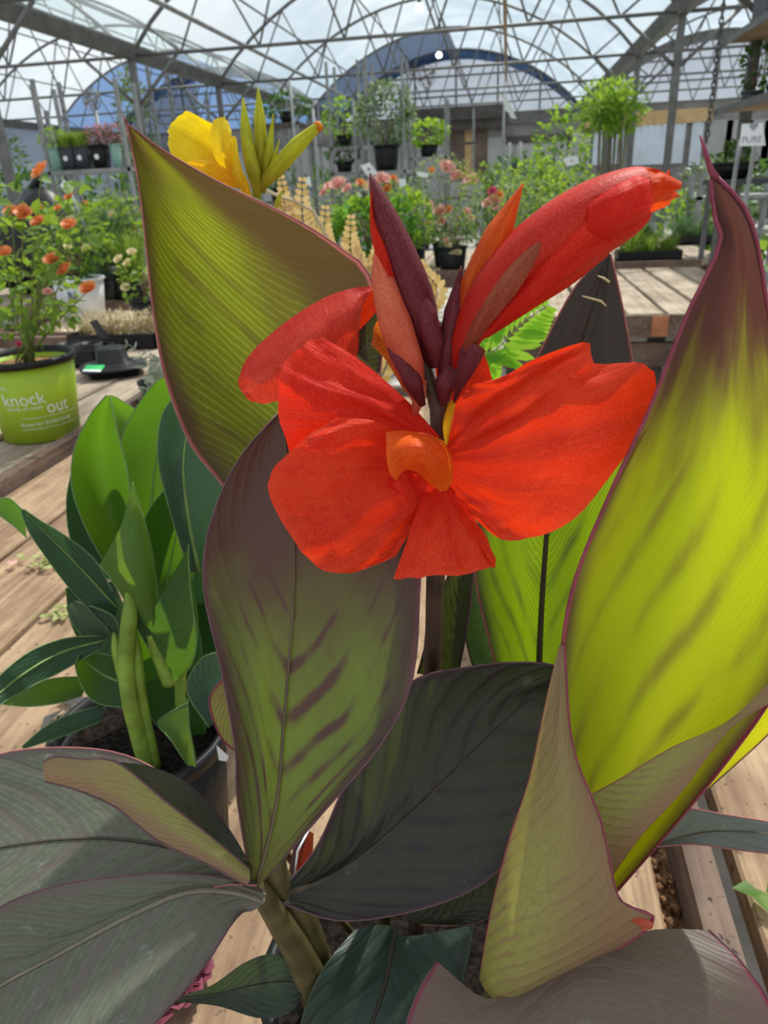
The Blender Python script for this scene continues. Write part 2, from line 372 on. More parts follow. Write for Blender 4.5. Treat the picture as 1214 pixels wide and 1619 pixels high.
def blossom(mb, rg, c, r, mi=0, upd=V((0, 0, 1))):
    """ruffled double rose: rings of cupped petals"""
    c = V(c); q = upd.normalized().to_track_quat('Z', 'Y').to_matrix().to_4x4(); T = Matrix.Translation(c) @ q
    for ring, (k, rr, tilt) in enumerate(((6, 1.0, .35), (5, .75, .8), (4, .5, 1.2))):
        for i in range(k):
            a = 2*math.pi*(i+.5*ring)/k+rg.uniform(-.2, .2)
            A = T @ Matrix.Rotation(a, 4, 'Z') @ Matrix.Rotation(tilt+rg.uniform(-.15, .15), 4, 'X')
            w = r*rr*.75; L = r*rr
            vs = [A @ V(p) for p in ((-w*.25, 0, 0), (w*.25, 0, 0), (w*.75, L*.6, .12*L), (w*.45, L, .05*L), (-w*.45, L, .0), (-w*.75, L*.6, .12*L), (0, L*.55, -.1*L))]
            mb.add(vs, [(0, 1, 6), (1, 2, 6), (2, 3, 6), (3, 4, 6), (4, 5, 6), (5, 0, 6)], None, mi)
def grass_tuft(mb, rg, c, r, h, n, w=.004, spread=.6, mi=0):
    c = V(c)
    for _ in range(n):
        a = rg.uniform(0, 6.283); k = rg.uniform(0, 1); p = c+V((math.cos(a)*r*k, math.sin(a)*r*k, 0))
        hh = h*rg.uniform(.6, 1.1); o = V((math.cos(a), math.sin(a), 0))*hh*spread*rg.uniform(.1, 1)
        x = V((-math.sin(a), math.cos(a), 0))*w; m1 = p+o*.35+V((0, 0, hh*.6)); e = p+o+V((0, 0, hh*rg.uniform(.75, 1)))
        mb.add([p-x, p+x, m1-x, m1+x, e], [(0, 1, 3, 2), (2, 3, 4)], None, mi)
def pot(root, c, r, h, mat, rimmat=None, seg=24, sq=0, taper=.8, soil='soil', rimh=.018, name='pot'):
    c = V(c); mb = MB(); t = .03*r+.002
    mb.lathe(c, [(0.001, .002), (r*taper, 0.0), (r*(taper+(1-taper)*.5), h*.5), (r*.985, h-rimh), (r*.985-t, h-rimh), (r*.9, h*.78)], seg, 0, sq)
    p = mb.build(name, mat, root)
    mb = MB(); mb.lathe(c, [(r*.96, h-rimh-.001), (r*1.045, h-rimh), (r*1.06, h-rimh*.3), (r*1.03, h), (r*.97, h), (r*.94, h-rimh)], seg, 0, sq)
    mb.build('pot_rim', rimmat or mat, p)
    mb = MB(); rg = random.Random(int(r*1e5)); vs = [c+V((0, 0, h*.88))]; 
    for ring in (.5, .93):
        for k in range(16):
            a = 2*math.pi*k/16; q = 1.0
            if sq: q = 1+(min(1/max(abs(math.cos(a)), abs(math.sin(a))), 1.36)-1)*sq
            vs.append(c+V((r*ring*q*math.cos(a), r*ring*q*math.sin(a), h*.87+rg.uniform(-.004, .004))))
    fs = [(0, 1+k, 1+(k+1) % 16) for k in range(16)]+[(1+k, 17+k, 17+(k+1) % 16, 1+(k+1) % 16) for k in range(16)]
    mb.add(vs, fs); mb.build('soil', soil, root)
    return p
# ================================================================ the setting: floor, roof, trusses, end wall
GX = [-13.34, -5.56, 2.22, 10.0]; GZ = 3.4; RISE = 1.8; HS = 3.89; YS = [4.7+3.6*i for i in range(7)]; YE = YS[-1]
mb = MB(); mb.add([(-30, -6, 0), (25, -6, 0), (25, 50, 0), (-30, 50, 0)], [(0, 1, 2, 3)], None, 0, False)
props(mb.build('floor', 'concrete'), 'sunlit pale concrete and gravel greenhouse floor', None, None, 'structure')
def bow(x): return GZ+RISE*(1-(x/HS)**2)**.9 if abs(x) < HS else GZ
NB_ = 20; BX = [-HS+2*HS*i/NB_ for i in range(NB_+1)]
bays = [(-9.45, 'left'), (-1.67, 'centre'), (6.11, 'right')]
def sheet(cx, xs, y0, y1, name, mat, parent=None, dz=.03):
    m_ = MB(); k = len(xs)
    m_.add([(cx+x, y, bow(x)+dz) for y in (y0, y1) for x in xs], [(i, i+1, k+i+1, k+i) for i in range(k-1)])
    return m_.build(name, mat, parent)
for cx, nm in bays:
    half = NB_//2
    o = sheet(cx, BX, -5, YS[5], 'ceiling', 'film'); props(o, f'clear arched plastic roof film over the {nm} bay', None, None, 'structure')
    for j in (YS[0], YS[1], YS[2], YS[3], YS[4]): pass
    if nm != 'right':
        sheet(cx, BX[:half+1], YS[5], YE, 'shade_film', 'bluefilm' if nm == 'left' else 'slate', o); sheet(cx, BX[half:], YS[5], YE, 'roof_film_panel', 'film', o)
    else: sheet(cx, BX, YS[5], YE, 'roof_film_panel', 'film', o)
# trusses
def truss_parts(root, cx, y):
    def tb(name, pts, r, seg=6):
        m_ = MB(); m_.tube(pts, r, seg); return m_.build(name, 'galv', root)
    tb('bottom_chord', [(cx-HS, y, GZ), (cx+HS, y, GZ)], .026)
    tb('bow', [(cx+x, y, bow(x)) for x in BX], .03)
    nodes = [-3.1, -1.9, -.65, .65, 1.9, 3.1]; tops = [-3.55, -2.5, -1.3, 0, 1.3, 2.5, 3.55]
    for i, x in enumerate(nodes):
        for t in (tops[i], tops[i+1]): tb('web', [(cx+x, y, GZ), (cx+t, y, bow(t)-.02)], .017, 5)
proto = {}
for cx, nm in bays:
    for i, y in enumerate(YS):
        if i == 0 and nm != 'centre': continue
        pos = ['directly overhead', 'nearest the camera', 'second from the camera', 'third from the camera', 'fourth from the camera', 'second to last before the end wall', 'last against the blue gable'][i]
        t = empty('roof_truss', (cx, y, GZ), f'grey tubular arched roof truss in the {nm} bay, {pos}', 'truss', 'arched roof trusses')
        if not proto:
            truss_parts(t, cx, y); proto['p'] = [c for c in t.children]
            proto['l'] = [c for c in bpy.data.objects if c.parent == t]
        else:
            for c in proto['l']:
                d = c.copy(); COL.objects.link(d); d.parent = t
# gutters, posts with knee braces
for gx, nm in zip(GX, ('outer left', 'left', 'right', 'outer right')):
    m_ = MB(); a, b2 = -5, YE
    pr_ = [(-.11, .10), (-.13, .12), (-.13, .09), (-.07, -.06), (.07, -.06), (.13, .09), (.13, .12), (.11, .10), (.055, -.04), (-.055, -.04)]
    k = len(pr_); m_.add([(gx+x, y, GZ+.02+z) for y in (a, b2) for x, z in pr_], [(i, (i+1) % k, k+(i+1) % k, k+i) for i in range(k)], None, 0, False)
    props(m_.build('roof_gutter', 'galv', None, (gx, 0, GZ)), f'long grey steel gutter along the {nm} side of the roof bays', 'gutter', 'roof gutters')
for gx, nm in ((GX[0], 'outer left'), (GX[1], 'left'), (GX[2], 'right'), (GX[3], 'outer right')):
    for i, y in enumerate(YS[1:], 1):
        if i == 6 or (nm.startswith('outer') and i < 3): continue
        pos = ['', 'nearest the camera', 'second from the camera', 'third from the camera', 'fourth from the camera', 'fifth from the camera', 'at the end wall'][i]
        t = empty('support_post', (gx, y, 0), f'grey steel support post under the {nm} gutter, {pos}', 'post', 'gutter support posts')
        m_ = MB(); m_.box((gx-.045, y-.045, 0), (gx+.045, y+.045, GZ-.04)); m_.build('post_shaft', 'galv', t)
        for s in ((1,) if nm == 'outer left' else (-1,) if nm == 'outer right' else (-1, 1)):
            m_ = MB(); m_.tube([(gx+s*.04, y, GZ-.62), (gx+s*.72, y, GZ-.02)], .026); m_.build('knee_brace', 'galv', t)
        m_ = MB(); m_.box((gx-.09, y-.09, 0), (gx+.09, y+.09, .012)); m_.build('base_plate', 'galv', t)
# purlins running the length of the house
k = 0
names = ['leftmost', 'second from left', 'ridge', 'second from right', 'rightmost']
for cx, nm in bays[:2]:
    for x, pn in zip((-2.7, -1.4, 0, 1.4, 2.7), names):
        m_ = MB(); m_.tube([(cx+x, -4, bow(x)-.05), (cx+x, YE, bow(x)-.05)], .018, 6)
        props(m_.build('purlin', 'galv', None, (cx+x, 0, bow(x))), f'thin steel purlin under the {nm} bay film, {pn}', 'purlin', 'roof purlins')
q = ony(590, 175, YE-.4); m_ = MB(); m_.tube([(q.x, 4, q.z), (q.x, YE-.3, q.z)], .035, 8)
props(m_.build('service_pipe', 'pole', None, (q.x, 4, q.z)), 'long pale service pipe running under the left roof slope', 'pipe')
q = ony(800, 120, 15); m_ = MB(); m_.tube([(q.x, 5.5, q.z), (q.x, 15.6, q.z)], .022, 8)
props(m_.build('service_pipe', 'rust', None, (q.x, 5.5, q.z)), 'rusty brown pipe overhead leading to the hanging white paper', 'pipe')
# end wall
WY = YE+.12
wb = MB(); wb.box((GX[0]-.2, WY, 0), (GX[3]+.2, WY+.08, GZ)); wall = props(wb.build('wall_back', 'wallgrey'), 'pale boarded end wall of the greenhouse', None, None, 'structure')
def panel(px0, py0, px1, py1, mat, name, y=WY-.02, th=.03, parent=wall):
    a, c = ony(px0, py1, y), ony(px1, py0, y); m_ = MB(); m_.box((a.x, y-th, max(0, a.z)), (c.x, y, c.z)); return m_.build(name, mat, parent)
for i in range(14):
    x = -13.2+i*1.22
    if x > 2.2: break
    m_ = MB(); m_.box((x, WY-.03, .02), (x+1.19, WY, 1.62)); m_.build('wall_board', 'fabric', wall)
    m_ = MB(); m_.box((x, WY-.03, 1.66), (x+1.19, WY, 2.72)); m_.build('wall_board', 'fabric', wall)
panel(640, 202, 800, 186, 'darkwood', 'header_beam', WY-.03, .35)
panel(636, 187, 796, 176, 'darkwood', 'shelf_board', WY-.03, .5)
panel(704, 285, 736, 204, 'brown', 'brown_door_panel', WY-.03, .03); panel(747, 285, 770, 204, 'brown', 'brown_door_panel', WY-.03, .03)
panel(735, 285, 746, 204, 'lumber', 'lumber_post', WY-.03, .08)
panel(800, 222, 905, 216, 'darkwood', 'dark_batten', WY-.03, .04); panel(800, 190, 905, 184, 'galv', 'sill_rail', WY-.03, .05)
m_ = MB()
def corr(px0, px1, py0, py1):
    a, c = ony(px0, py1, WY-.05), ony(px1, py0, WY-.05); n = int((c.x-a.x)/.04); vs = []
    for i in range(n+1):
        x = a.x+(c.x-a.x)*i/n; d = .03*math.sin(i*math.pi/2.5)
        vs += [(x, WY-.08+d, a.z), (x, WY-.08+d, c.z)]
    mm = MB(); mm.add(vs, [(2*i, 2*i+2, 2*i+3, 2*i+1) for i in range(n)]); return mm.build('corrugated_sheet', 'corr', wall)
corr(928, 988, 192, 262); corr(994, 1085, 190, 262); corr(1087, 1114, 188, 262)
panel(925, 192, 1125, 182, 'lumber', 'sheet_top_rail', WY-.03, .08)
for px in range(1120, 1215, 30): panel(px, 285, px+27, 190, 'fabric', 'wall_board')
# side walls
for sx, nm in ((GX[0]-.15, 'left'), (GX[3]+.15, 'right')):
    m_ = MB(); m_.box((sx-.03, -5, 0), (sx+.03, YE, 1.1)); w_ = props(m_.build('wall_'+nm, 'wallgrey'), f'low boarded side wall with film above on the {nm}', None, None, 'structure')
    m_ = MB(); m_.box((sx-.01, -5, 1.1), (sx+.01, YE, GZ)); m_.build('film_panel', 'gable', w_)
# gables
for cx, nm in bays:
    g = empty('gable_frame', (cx, YE, GZ), f'arched gable end above the back wall of the {nm} bay with blue edge band', 'gable', 'arched gable ends')
    y = WY+.02
    pm, sm_ = ('gable', 'bluefilm') if nm != 'left' else ('slate', 'slate')
    xs = BX
    for i in range(0, NB_, 2):
        seg = xs[i:i+3]; m_ = MB(); kk = len(seg)
        low = [(cx+x, y, GZ) for x in seg]; hi = [(cx+x, y, max(GZ+.001, bow(x)-.24)) for x in seg]
        m_.add(low+hi, [(j, j+1, kk+j+1, kk+j) for j in range(kk-1)], None, 0, False)
        m_.build('gable_panel', 'bluefilm' if (nm == 'left' and i >= 8) else pm, g)
    m_ = MB(); kk = len(xs)
    m_.add([(cx+x, y-.03, bow(x)-.26 if abs(x) < HS*.97 else GZ-.2) for x in xs]+[(cx+x, y-.03, bow(x)+.04) for x in xs], [(j, j+1, kk+j+1, kk+j) for j in range(kk-1)], None, 0, False)
    m_.build('edge_band', 'bluerim' if nm != 'right' else 'galv', g)
    for x in (-2.6, -1.3, 0, 1.3, 2.6):
        m_ = MB(); m_.box((cx+x-.03, y-.08, GZ), (cx+x+.03, y-.02, bow(x)-.1)); m_.build('mullion', 'galv', g)
    for z in (.55, 1.1):
        w = HS*math.sqrt(max(0, 1-(z/RISE)**1.1)); m_ = MB(); m_.box((cx-w, y-.09, GZ+z-.025), (cx+w, y-.03, GZ+z+.025)); m_.build('crossbar', 'galv', g)
# circulation fans
def fan(px, py, y, r, label):
    p = ony(px, py, y); t = empty('circulation_fan', (p.x, p.y, p.z-r), label, 'fan', 'circulation fans')
    for rr in (1, .72, .45):
        m_ = MB(); m_.tube([p+V((math.cos(a)*r*rr, -.05*(1-rr), math.sin(a)*r*rr)) for a in [i*math.pi/12 for i in range(25)]], .012, 5, cap=False); m_.build('guard_ring', 'pole', t)
    m_ = MB(); m_.lathe(p, [(.001, -.02), (r*.2, -.02), (r*.2, .02), (.001, .02)], 12); o = m_.build('hub', 'rust', t)
    for i in range(4):
        a = i*math.pi/2+.4; d = V((math.cos(a), 0, math.sin(a))); e = V((-math.sin(a), .25, math.cos(a)))
        m_ = MB(); m_.add([p+d*r*.12-e*r*.06, p+d*r*.9-e*r*.18, p+d*r*.9+e*r*.18, p+d*r*.12+e*r*.06], [(0, 1, 2, 3)]); m_.build('blade', 'shelfwood', t)
    m_ = MB(); m_.lathe(p+V((0, .12, 0)), [(.001, -r), (r, -r*.9)], 4); 
    m_ = MB(); m_.tube([p+V((0, .06, -r*.95)), (V((p.x, p.y+.06, 0)) if px < 300 else p+V((0, .2, -r*.95-.1)))], .03, 6); m_.build('mount_pole', 'pole', t)
fan(145, 158, 14.0, .17, 'round tan circulation fan on a pole in the left bay')
fan(674, 120, YE-.25, .30, 'round tan circulation fan on the blue end gable')
# two glowing white blobs under the ridge
b = NB('blob_glow'); e_ = b.n('ShaderNodeEmission'); e_.inputs[0].default_value = (1, .98, .94, 1); e_.inputs[1].default_value = 6; M['blob'] = b.done(e_.outputs[0])
for px, py, wh in ((663, 12, 'nearer'), (694, 87, 'farther')):
    p = onx(px, py, -1.75); t = empty('ridge_blob', p, f'small glowing white blob under the roof ridge, {wh} of two', 'lamp', 'ridge blobs')
    m_ = MB(); m_.lathe(p, [(.001, -.07), (.06, -.05), (.08, 0), (.05, .05), (.03, .07)], 12); m_.build('blob', 'blob', t)
    m_ = MB(); m_.lathe(p, [(.035, .06), (.035, .14), (.001, .15)], 10); m_.build('blob_cap', 'galv', t)
    m_ = MB(); m_.tube([p+V((0, 0, .14)), V((p.x, p.y, max(p.z+.16, bow(p.x+1.67)-.04)))], .006, 5); m_.build('cord', 'chain', t)

# ================================================================ benches
BZ = .76
def planks(root, xs, y0, y1, z, mat, th=.03, jit=.004, seed=1, name='plank'):
    rg = random.Random(seed)
    for x0, x1 in xs:
        m_ = MB(); dz = rg.uniform(-2*jit, -.0005); n = 5; vs = []
        for i in range(n+1):
            y = y0+(y1-y0)*i/n
            for x, zz in ((x0+rg.uniform(0, .003), z+dz-.004), (x0+.006, z+dz), (x1-.006, z+dz), (x1-rg.uniform(0, .003), z+dz-.004), (x1, z+dz-th), (x0, z+dz-th)): vs.append((x, y, zz))
        fs = [(i*6+k, i*6+(k+1) % 6, (i+1)*6+(k+1) % 6, (i+1)*6+k) for i in range(n) for k in range(6)]+[tuple(range(6))[::-1], tuple(n*6+k for k in range(6))]
        m_.add(vs, fs, None, 0, False); m_.build(name, mat, root)
def legs(root, pts, z, mat='rail', w=.09):
    for x, y in pts:
        m_ = MB(); m_.box((x-w/2, y-w/2, 0), (x+w/2, y+w/2, z)); m_.build('leg', mat, root)
bm_ = empty('main_bench', (-.55, 1.2, 0), 'weathered wooden plant bench under the red canna, long planks and raised side rails', 'bench')
planks(bm_, [(-1.37, -1.14), (-1.125, -.90), (-.885, -.66), (-.645, -.42), (-.405, -.18), (-.165, .035), (.055, .188)], .05, 2.7, BZ, 'bench', seed=3)
for x0, x1, zt in ((-1.43, -1.385, .03), (.214, .246, .035)):
    m_ = MB(); m_.box((x0, .05, BZ-.07), (x1, 2.7, BZ+zt)); m_.build('side_rail', 'rail', bm_)
m_ = MB(); m_.box((-1.43, 2.7, BZ-.07), (.246, 2.74, BZ+.03)); m_.build('end_rail', 'rail', bm_)
for y in (.3, 1.4, 2.5):
    m_ = MB(); m_.box((-1.4, y-.04, BZ-.12), (.26, y+.04, BZ-.035)); m_.build('crossbeam', 'rail', bm_)
legs(bm_, [(-1.35, .3), (.2, .3), (-1.35, 2.5), (.2, 2.5)], BZ-.12)
rg = random.Random(5); m_ = MB()
for _ in range(500):
    p = V((rg.uniform(.192, .211), rg.uniform(.3, 2.6), BZ-.036+rg.uniform(0, .01))); s = rg.uniform(.003, .009); m_.lathe(p, [(.001, 0), (s, s*.4), (.001, s)], 4, 0, 0, rg.uniform(0, 3))
m_.box((.188, .05, BZ-.05), (.214, 2.7, BZ-.034))
props(m_.build('debris', 'soilbrown', bm_), None, None, None, 'stuff')
m_ = MB(); m_.box((.246, .05, BZ-.16), (.276, 2.7, BZ-.09)); m_.build('low_dark_strip', 'rail', bm_)  # added strip darkens the gap between the benches, where only shade falls
br = empty('right_bench', (1.0, 1.2, 0), 'sunlit wooden bench beyond the dark gap at lower right with leaf litter', 'bench')
planks(br, [(.282, .60), (.62, .86), (.88, 1.12)], .05, 2.6, BZ, 'bench', seed=9)
legs(br, [(.4, .3), (1.05, .3), (.4, 2.3), (1.05, 2.3)], BZ-.03)
bl_ = empty('left_bench', (-2.2, 3, 0), 'wooden bench along the left holding the lime pot and black trays', 'bench')
planks(bl_, [(-1.70, -1.455), (-1.96, -1.715), (-2.22, -1.975), (-2.48, -2.235), (-2.74, -2.495), (-3.0, -2.755)], .4, 3.75, BZ, 'bench2', seed=11)
m_ = MB(); m_.box((-3.0, 3.75, BZ-.06), (-1.45, 3.79, BZ+.05)); m_.build('end_rail', 'rail', bl_)
legs(bl_, [(-1.5, .6), (-2.9, .6), (-1.5, 3.6), (-2.9, 3.6)], BZ-.03)
# gravel beds beyond
def bed(x0, x1, y0, y1, label, seed, matt='bark'):
    t = empty('bark_bed', ((x0+x1)/2, (y0+y1)/2, 0), label, 'plant bed', 'bark-filled bench beds')
    for a, c in (((x0, y0, BZ-.15), (x1, y0+.04, BZ+.04)), ((x0, y1-.04, BZ-.15), (x1, y1, BZ+.04)), ((x0, y0+.04, BZ-.15), (x0+.04, y1-.04, BZ+.04)), ((x1-.04, y0+.04, BZ-.15), (x1, y1-.04, BZ+.04))):
        m_ = MB(); m_.box(a, c); m_.build('side_board', 'rail', t)
    rg = random.Random(seed); m_ = MB(); m_.box((x0+.04, y0+.04, BZ-.1), (x1-.04, y1-.04, BZ-.01))
    for _ in range(1400):
        p = V((rg.uniform(x0+.06, x1-.06), rg.uniform(y0+.06, y1-.06), BZ-.01)); a = rg.uniform(0, 6.28); d = V((math.cos(a), math.sin(a), rg.uniform(-.2, .4)))*rg.uniform(.01, .028)
        m_.beam(p, p+d, .012, .006)
    props(m_.build('bark_chips', matt, t), None, None, None, 'stuff')
    legs(t, [(x0+.06, y0+.06), (x1-.06, y0+.06), (x0+.06, y1-.06), (x1-.06, y1-.06)], BZ-.15)
bed(-3.1, -1.5, 3.95, 5.1, 'bark-filled bed directly behind the black trays', 21)
bed(-3.6, -1.9, 5.2, 6.4, 'bark-filled bed farther back beneath the pale pots', 22)
bs = empty('slatted_bench', (.8, 5.6, 0), 'low weathered slatted bench of wide grey boards at right middle', 'bench')
xs = []; x = .02
while x < 1.5: xs.append((x, x+.20)); x += .228
planks(bs, xs, 4.45, 6.75, BZ, 'bench2', seed=15, name='slat')
m_ = MB(); m_.box((0, 4.41, BZ-.13), (1.62, 4.45, BZ-.005)); m_.build('front_board', 'rail', bs)
m_ = MB(); m_.box((0, 6.75, BZ-.1), (1.62, 6.79, BZ+.05)); m_.build('back_rail', 'rail', bs)
m_ = MB(); m_.box((.83, 4.395, BZ-.12), (.92, 4.41, BZ-.01)); m_.build('red_patch', 'terracotta', bs)
m_ = MB(); m_.box((0, 4.5, BZ-.32), (1.62, 4.55, BZ-.18)); m_.build('low_dark_strip', 'rail', bs)
legs(bs, [(.06, 4.6), (.9, 4.6), (1.5, 4.6), (.06, 6.6), (.9, 6.6), (1.5, 6.6)], BZ-.035, 'darkwood')
bc = empty('rose_bench', (-1.5, 7.8, 0), 'long wooden bench behind the canna carrying the pink rose pots', 'bench')
planks(bc, [(-4.2+.26*i, -4.2+.26*i+.245) for i in range(16)], 6.75, 9.2, BZ, 'bench2', seed=17)
m_ = MB(); m_.box((-4.2, 6.7, BZ-.12), (-.04, 6.75, BZ+.03)); m_.build('front_board', 'rail', bc)
legs(bc, [(-4.1, 6.9), (-2, 6.9), (-.15, 6.9), (-4.1, 9.1), (-2, 9.1), (-.15, 9.1)], BZ-.03)
bw = empty('back_bench', (2.6, 8.2, 0), 'pale sunlit bench behind the slatted bench with trays of grass', 'bench')
planks(bw, [(.5+.3*i, .5+.3*i+.285) for i in range(5)], 7.1, 9.8, BZ, 'bench2', seed=19)
legs(bw, [(.6, 7.2), (1.8, 7.2), (.6, 9.7), (1.8, 9.7)], BZ-.03)
# ================================================================ the red canna in front
PUR = (.085, .035, .040); TPUR = (.16, .030, .014); RED = (.30, .03, .055)
LM_left = leafmat('leaf_left_olive', (.10, .12, .015), (.085, .052, .042), (.27, .31, .006), (.10, .05, .015), (.42, .12, .12), 7, 8.5, (.62, 1.05), (-1, -.6), .62, .55, 34, .8, .5, .45, bl=.5, side=(.50, .85, .95), vdir=-1)
LM_right = leafmat('leaf_right_glow', (.15, .20, .010), (.085, .042, .050), (.50, .56, .006), (.10, .035, .025), (.36, .03, .08), 6, 7.0, (.60, .84), (-1, -.6), .74, .55, 60, .12, .6, .45, bl=.35, vdir=1)
LM_sheath = leafmat('leaf_sheath_outer', (.33, .32, .09), (.30, .165, .11), (.40, .36, .05), (.30, .12, .06), (.30, .03, .06), 16, 5, (.2, 1.3), (-1, -.6), .85, .75, 60, .1, .28, .45, side=(.25, .85, .85), vdir=1)
LM_brown = leafmat('leaf_brown_purple', (.13, .115, .08), (.155, .095, .08), (.14, .14, .03), (.09, .045, .025), (.22, .03, .06), 7, 3, (.3, 1.2), (-.6, .5), .7, .7, 40, .3, .2, .40, spots=.2, pw=.25)
LM_center = leafmat('leaf_centre_bronze', (.085, .115, .03), (.085, .050, .043), (.30, .42, .02), (.11, .04, .02), (.17, .05, .07), 9, 4.5, (.34, .78), (-.3, .34), .55, 1.3, 70, .2, .34, .40, midcol=None, bl=.7, pw=.06)
LM_dark = leafmat('leaf_dark_purple', (.034, .034, .028), (.034, .026, .030), (.12, .19, .015), (.045, .02, .016), (.08, .035, .05), 9, 4, (.8, 1.3), (-1, -.6), .8, .8, 60, .25, .28, .36, spots=.15, pw=.25)
LM_sheen = leafmat('leaf_sky_sheen_bronze', (.125, .14, .10), (.15, .115, .10), (.12, .16, .03), (.07, .035, .02), (.16, .12, .12), 9, 3.5, (.6, 1.3), (-.4, .4), .8, .8, 40, .35, .2, .38, spots=.35, pw=.1)  # greyed, lightened colour paints in the sky's sheen on these blades
LM_backlit = leafmat('leaf_backlit_green', (.10, .17, .012), (.065, .045, .048), (.29, .45, .005), (.035, .03, .028), (.22, .06, .10), 8, 4, (.50, .64), (-1, -.6), .72, .6, 56, .5, .55, .45, bl=.3)
LM_yellow = leafmat('leaf_yellow_glow', (.30, .32, .01), (.30, .2, .01), (.98, .95, .01), (.7, .45, .02), (.35, .2, .03), 30, 1, (.9, 1.6), (-1, -.6), .8, .3, 80, .1, .65, .45)
LM_lgreen = leafmat('leaf_lit_pale_green', (.15, .29, .045), (.11, .21, .04), (.40, .60, .02), (.25, .4, .02), (.22, .34, .12), 7, 4, (.85, 1.4), (-1, -.6), 1.1, .3, 50, .25, .45, .42)  # lightened green puts in light that does not reach the wrapping leaf
LM_teal = leafmat('leaf_teal_green', (.028, .052, .036), (.024, .036, .032), (.07, .14, .02), (.03, .04, .02), (.05, .08, .05), 9, 4, (.8, 1.3), (-.5, .2), .85, .6, 50, .3, .25, .38, spots=.12)
LM_green = leafmat('leaf_fresh_green', (.06, .16, .022), (.03, .09, .03), (.52, .76, .008), (.16, .34, .01), (.22, .36, .16), 7, 4, (.85, 1.4), (-1, -.6), 1.1, .4, 50, .25, .5, .36, spots=.05)
LM_gteal = leafmat('leaf_blue_green', (.055, .105, .062), (.04, .08, .055), (.10, .28, .03), (.05, .15, .03), (.16, .30, .18), 9, 4, (.85, 1.4), (-1, -.6), 1.1, .5, 60, .35, .28, .34, spots=.12)
LM_gray = leafmat('leaf_silver_sheen', (.16, .18, .17), (.12, .13, .13), (.12, .16, .06), (.1, .1, .06), (.2, .16, .16), 7, 3, (.8, 1.4), (-1, -.6), .9, .5, 50, .4, .15, .28, spots=.6)
M['margin_red'] = plain('leaf_margin_red', (.24, .04, .07), .5, 0, .2, 60)
M['margin_pink'] = plain('leaf_margin_pink', (.36, .13, .12), .5, 0, .2, 60)
M['margin_dark'] = plain('leaf_margin_dark', (.12, .06, .07), .5, 0, .2, 60)
M['margin_green'] = plain('leaf_margin_green', (.15, .25, .10), .5, 0, .2, 60)
M['rib_brown'] = plain('midrib_bronze', (.115, .085, .05), .5, 0, .2, 60)
M['rib_tan'] = plain('midrib_tan', (.20, .17, .12), .5, 0, .2, 60)
M['rib_dark'] = plain('midrib_dark', (.055, .042, .032), .5, 0, .2, 60)
M['rib_green'] = plain('midrib_green', (.20, .30, .09), .5, 0, .2, 60)
M['stem_dark'] = plain('stem_dark_bronze', (.075, .040, .032), .45, 0, .3, 60)
M['stem_olive'] = plain('stem_olive', (.095, .075, .03), .45, 0, .35, 40)
M['stem_green'] = plain('stem_green', (.20, .30, .04), .5, 0, .25, 40)
RP = petalmat('petal_scarlet', (.74, .012, .004), (.84, .034, .007), (.95, .030, .005), .42)
RPo = petalmat('petal_orange_scarlet', (.78, .022, .004), (.88, .055, .007), (.95, .045, .005), .42)
RPu = petalmat('petal_underside', (.62, .035, .018), (.72, .075, .035), (.80, .05, .012), .3)
RPy = petalmat('petal_lip_highlight', (.80, .07, .006), (.88, .16, .010), (.95, .14, .008), .4, 22, (.90, .30, .012), (-.45, .55))  # yellow towards the lip's base is a highlight put into the colour
RPd = petalmat('bud_maroon', (.11, .012, .020), (.17, .020, .028), (.22, .015, .02), .2, 18)
RPb = petalmat('bud_coral', (.62, .10, .055), (.72, .17, .08), (.80, .12, .04), .3, 14)
RPs = petalmat('sepal_orange', (.55, .08, .015), (.72, .17, .015), (.95, .22, .01), .5, 18)
RPm = petalmat('furled_maroon', (.30, .045, .025), (.40, .10, .04), (.40, .06, .02), .25, 18)
YP = petalmat('petal_yellow', (.86, .58, .010), (.92, .68, .02), (.98, .70, .01), .45)
YPo = petalmat('petal_yellow_deep', (.86, .42, .008), (.92, .56, .01), (.98, .55, .01), .45)
YG = petalmat('bud_yellow_green', (.34, .42, .03), (.62, .60, .03), (.70, .66, .02), .4, 14)
YT = petalmat('bud_orange_tip', (.95, .30, .01), (.95, .36, .01), (.98, .35, .01), .4, 14)

BASE = onz(640, 1560, BZ+.165); BASE.z = BZ
rc = empty('red_canna', BASE, 'tall potted canna with bronze leaves and open scarlet flower in front', 'potted canna')
pot(rc, BASE, .105, .19, 'black', seg=28)
def leaf(root, mat, curves, marg=None, name='leaf', n=30, m=15, rib=None, ribw=.0022, wav=.0015, seed=1, rim=(1, 1), label=None, extra=None, rimr=.0006):
    mb = MB(); g = loft(mb, curves, n, m, True, rim=rim if marg else (0, 0), wav=wav, seed=seed, rimr=rimr)
    if extra:
        for e in extra: loft(mb, e['c'], e.get('n', n), e.get('m', m), True, e.get('u0', 0), e.get('u1', 1), e.get('v0', 0), e.get('v1', 1), rim=e.get('rim', (0, 0)), wav=wav, seed=seed+3, rimr=rimr, mi=e.get('mi', 0), rmi=1)
    mats = [mat, marg or mat]
    if extra and any(e.get('mi', 0) == 2 for e in extra): mats.append(extra[0]['mat'])
    o = mb.build(name, mats, root)
    if label: o['label'] = label
    if rib:
        j = m//2; pts = [g[i][j]+(C0-g[i][j]).normalized()*.0006 for i in range(n-1)]
        r = MB(); r.tube(pts, [ribw*(1-.8*i/(n-1)) for i in range(n-1)], 6, 0, .5); r.build('midrib', rib, o)
    return o
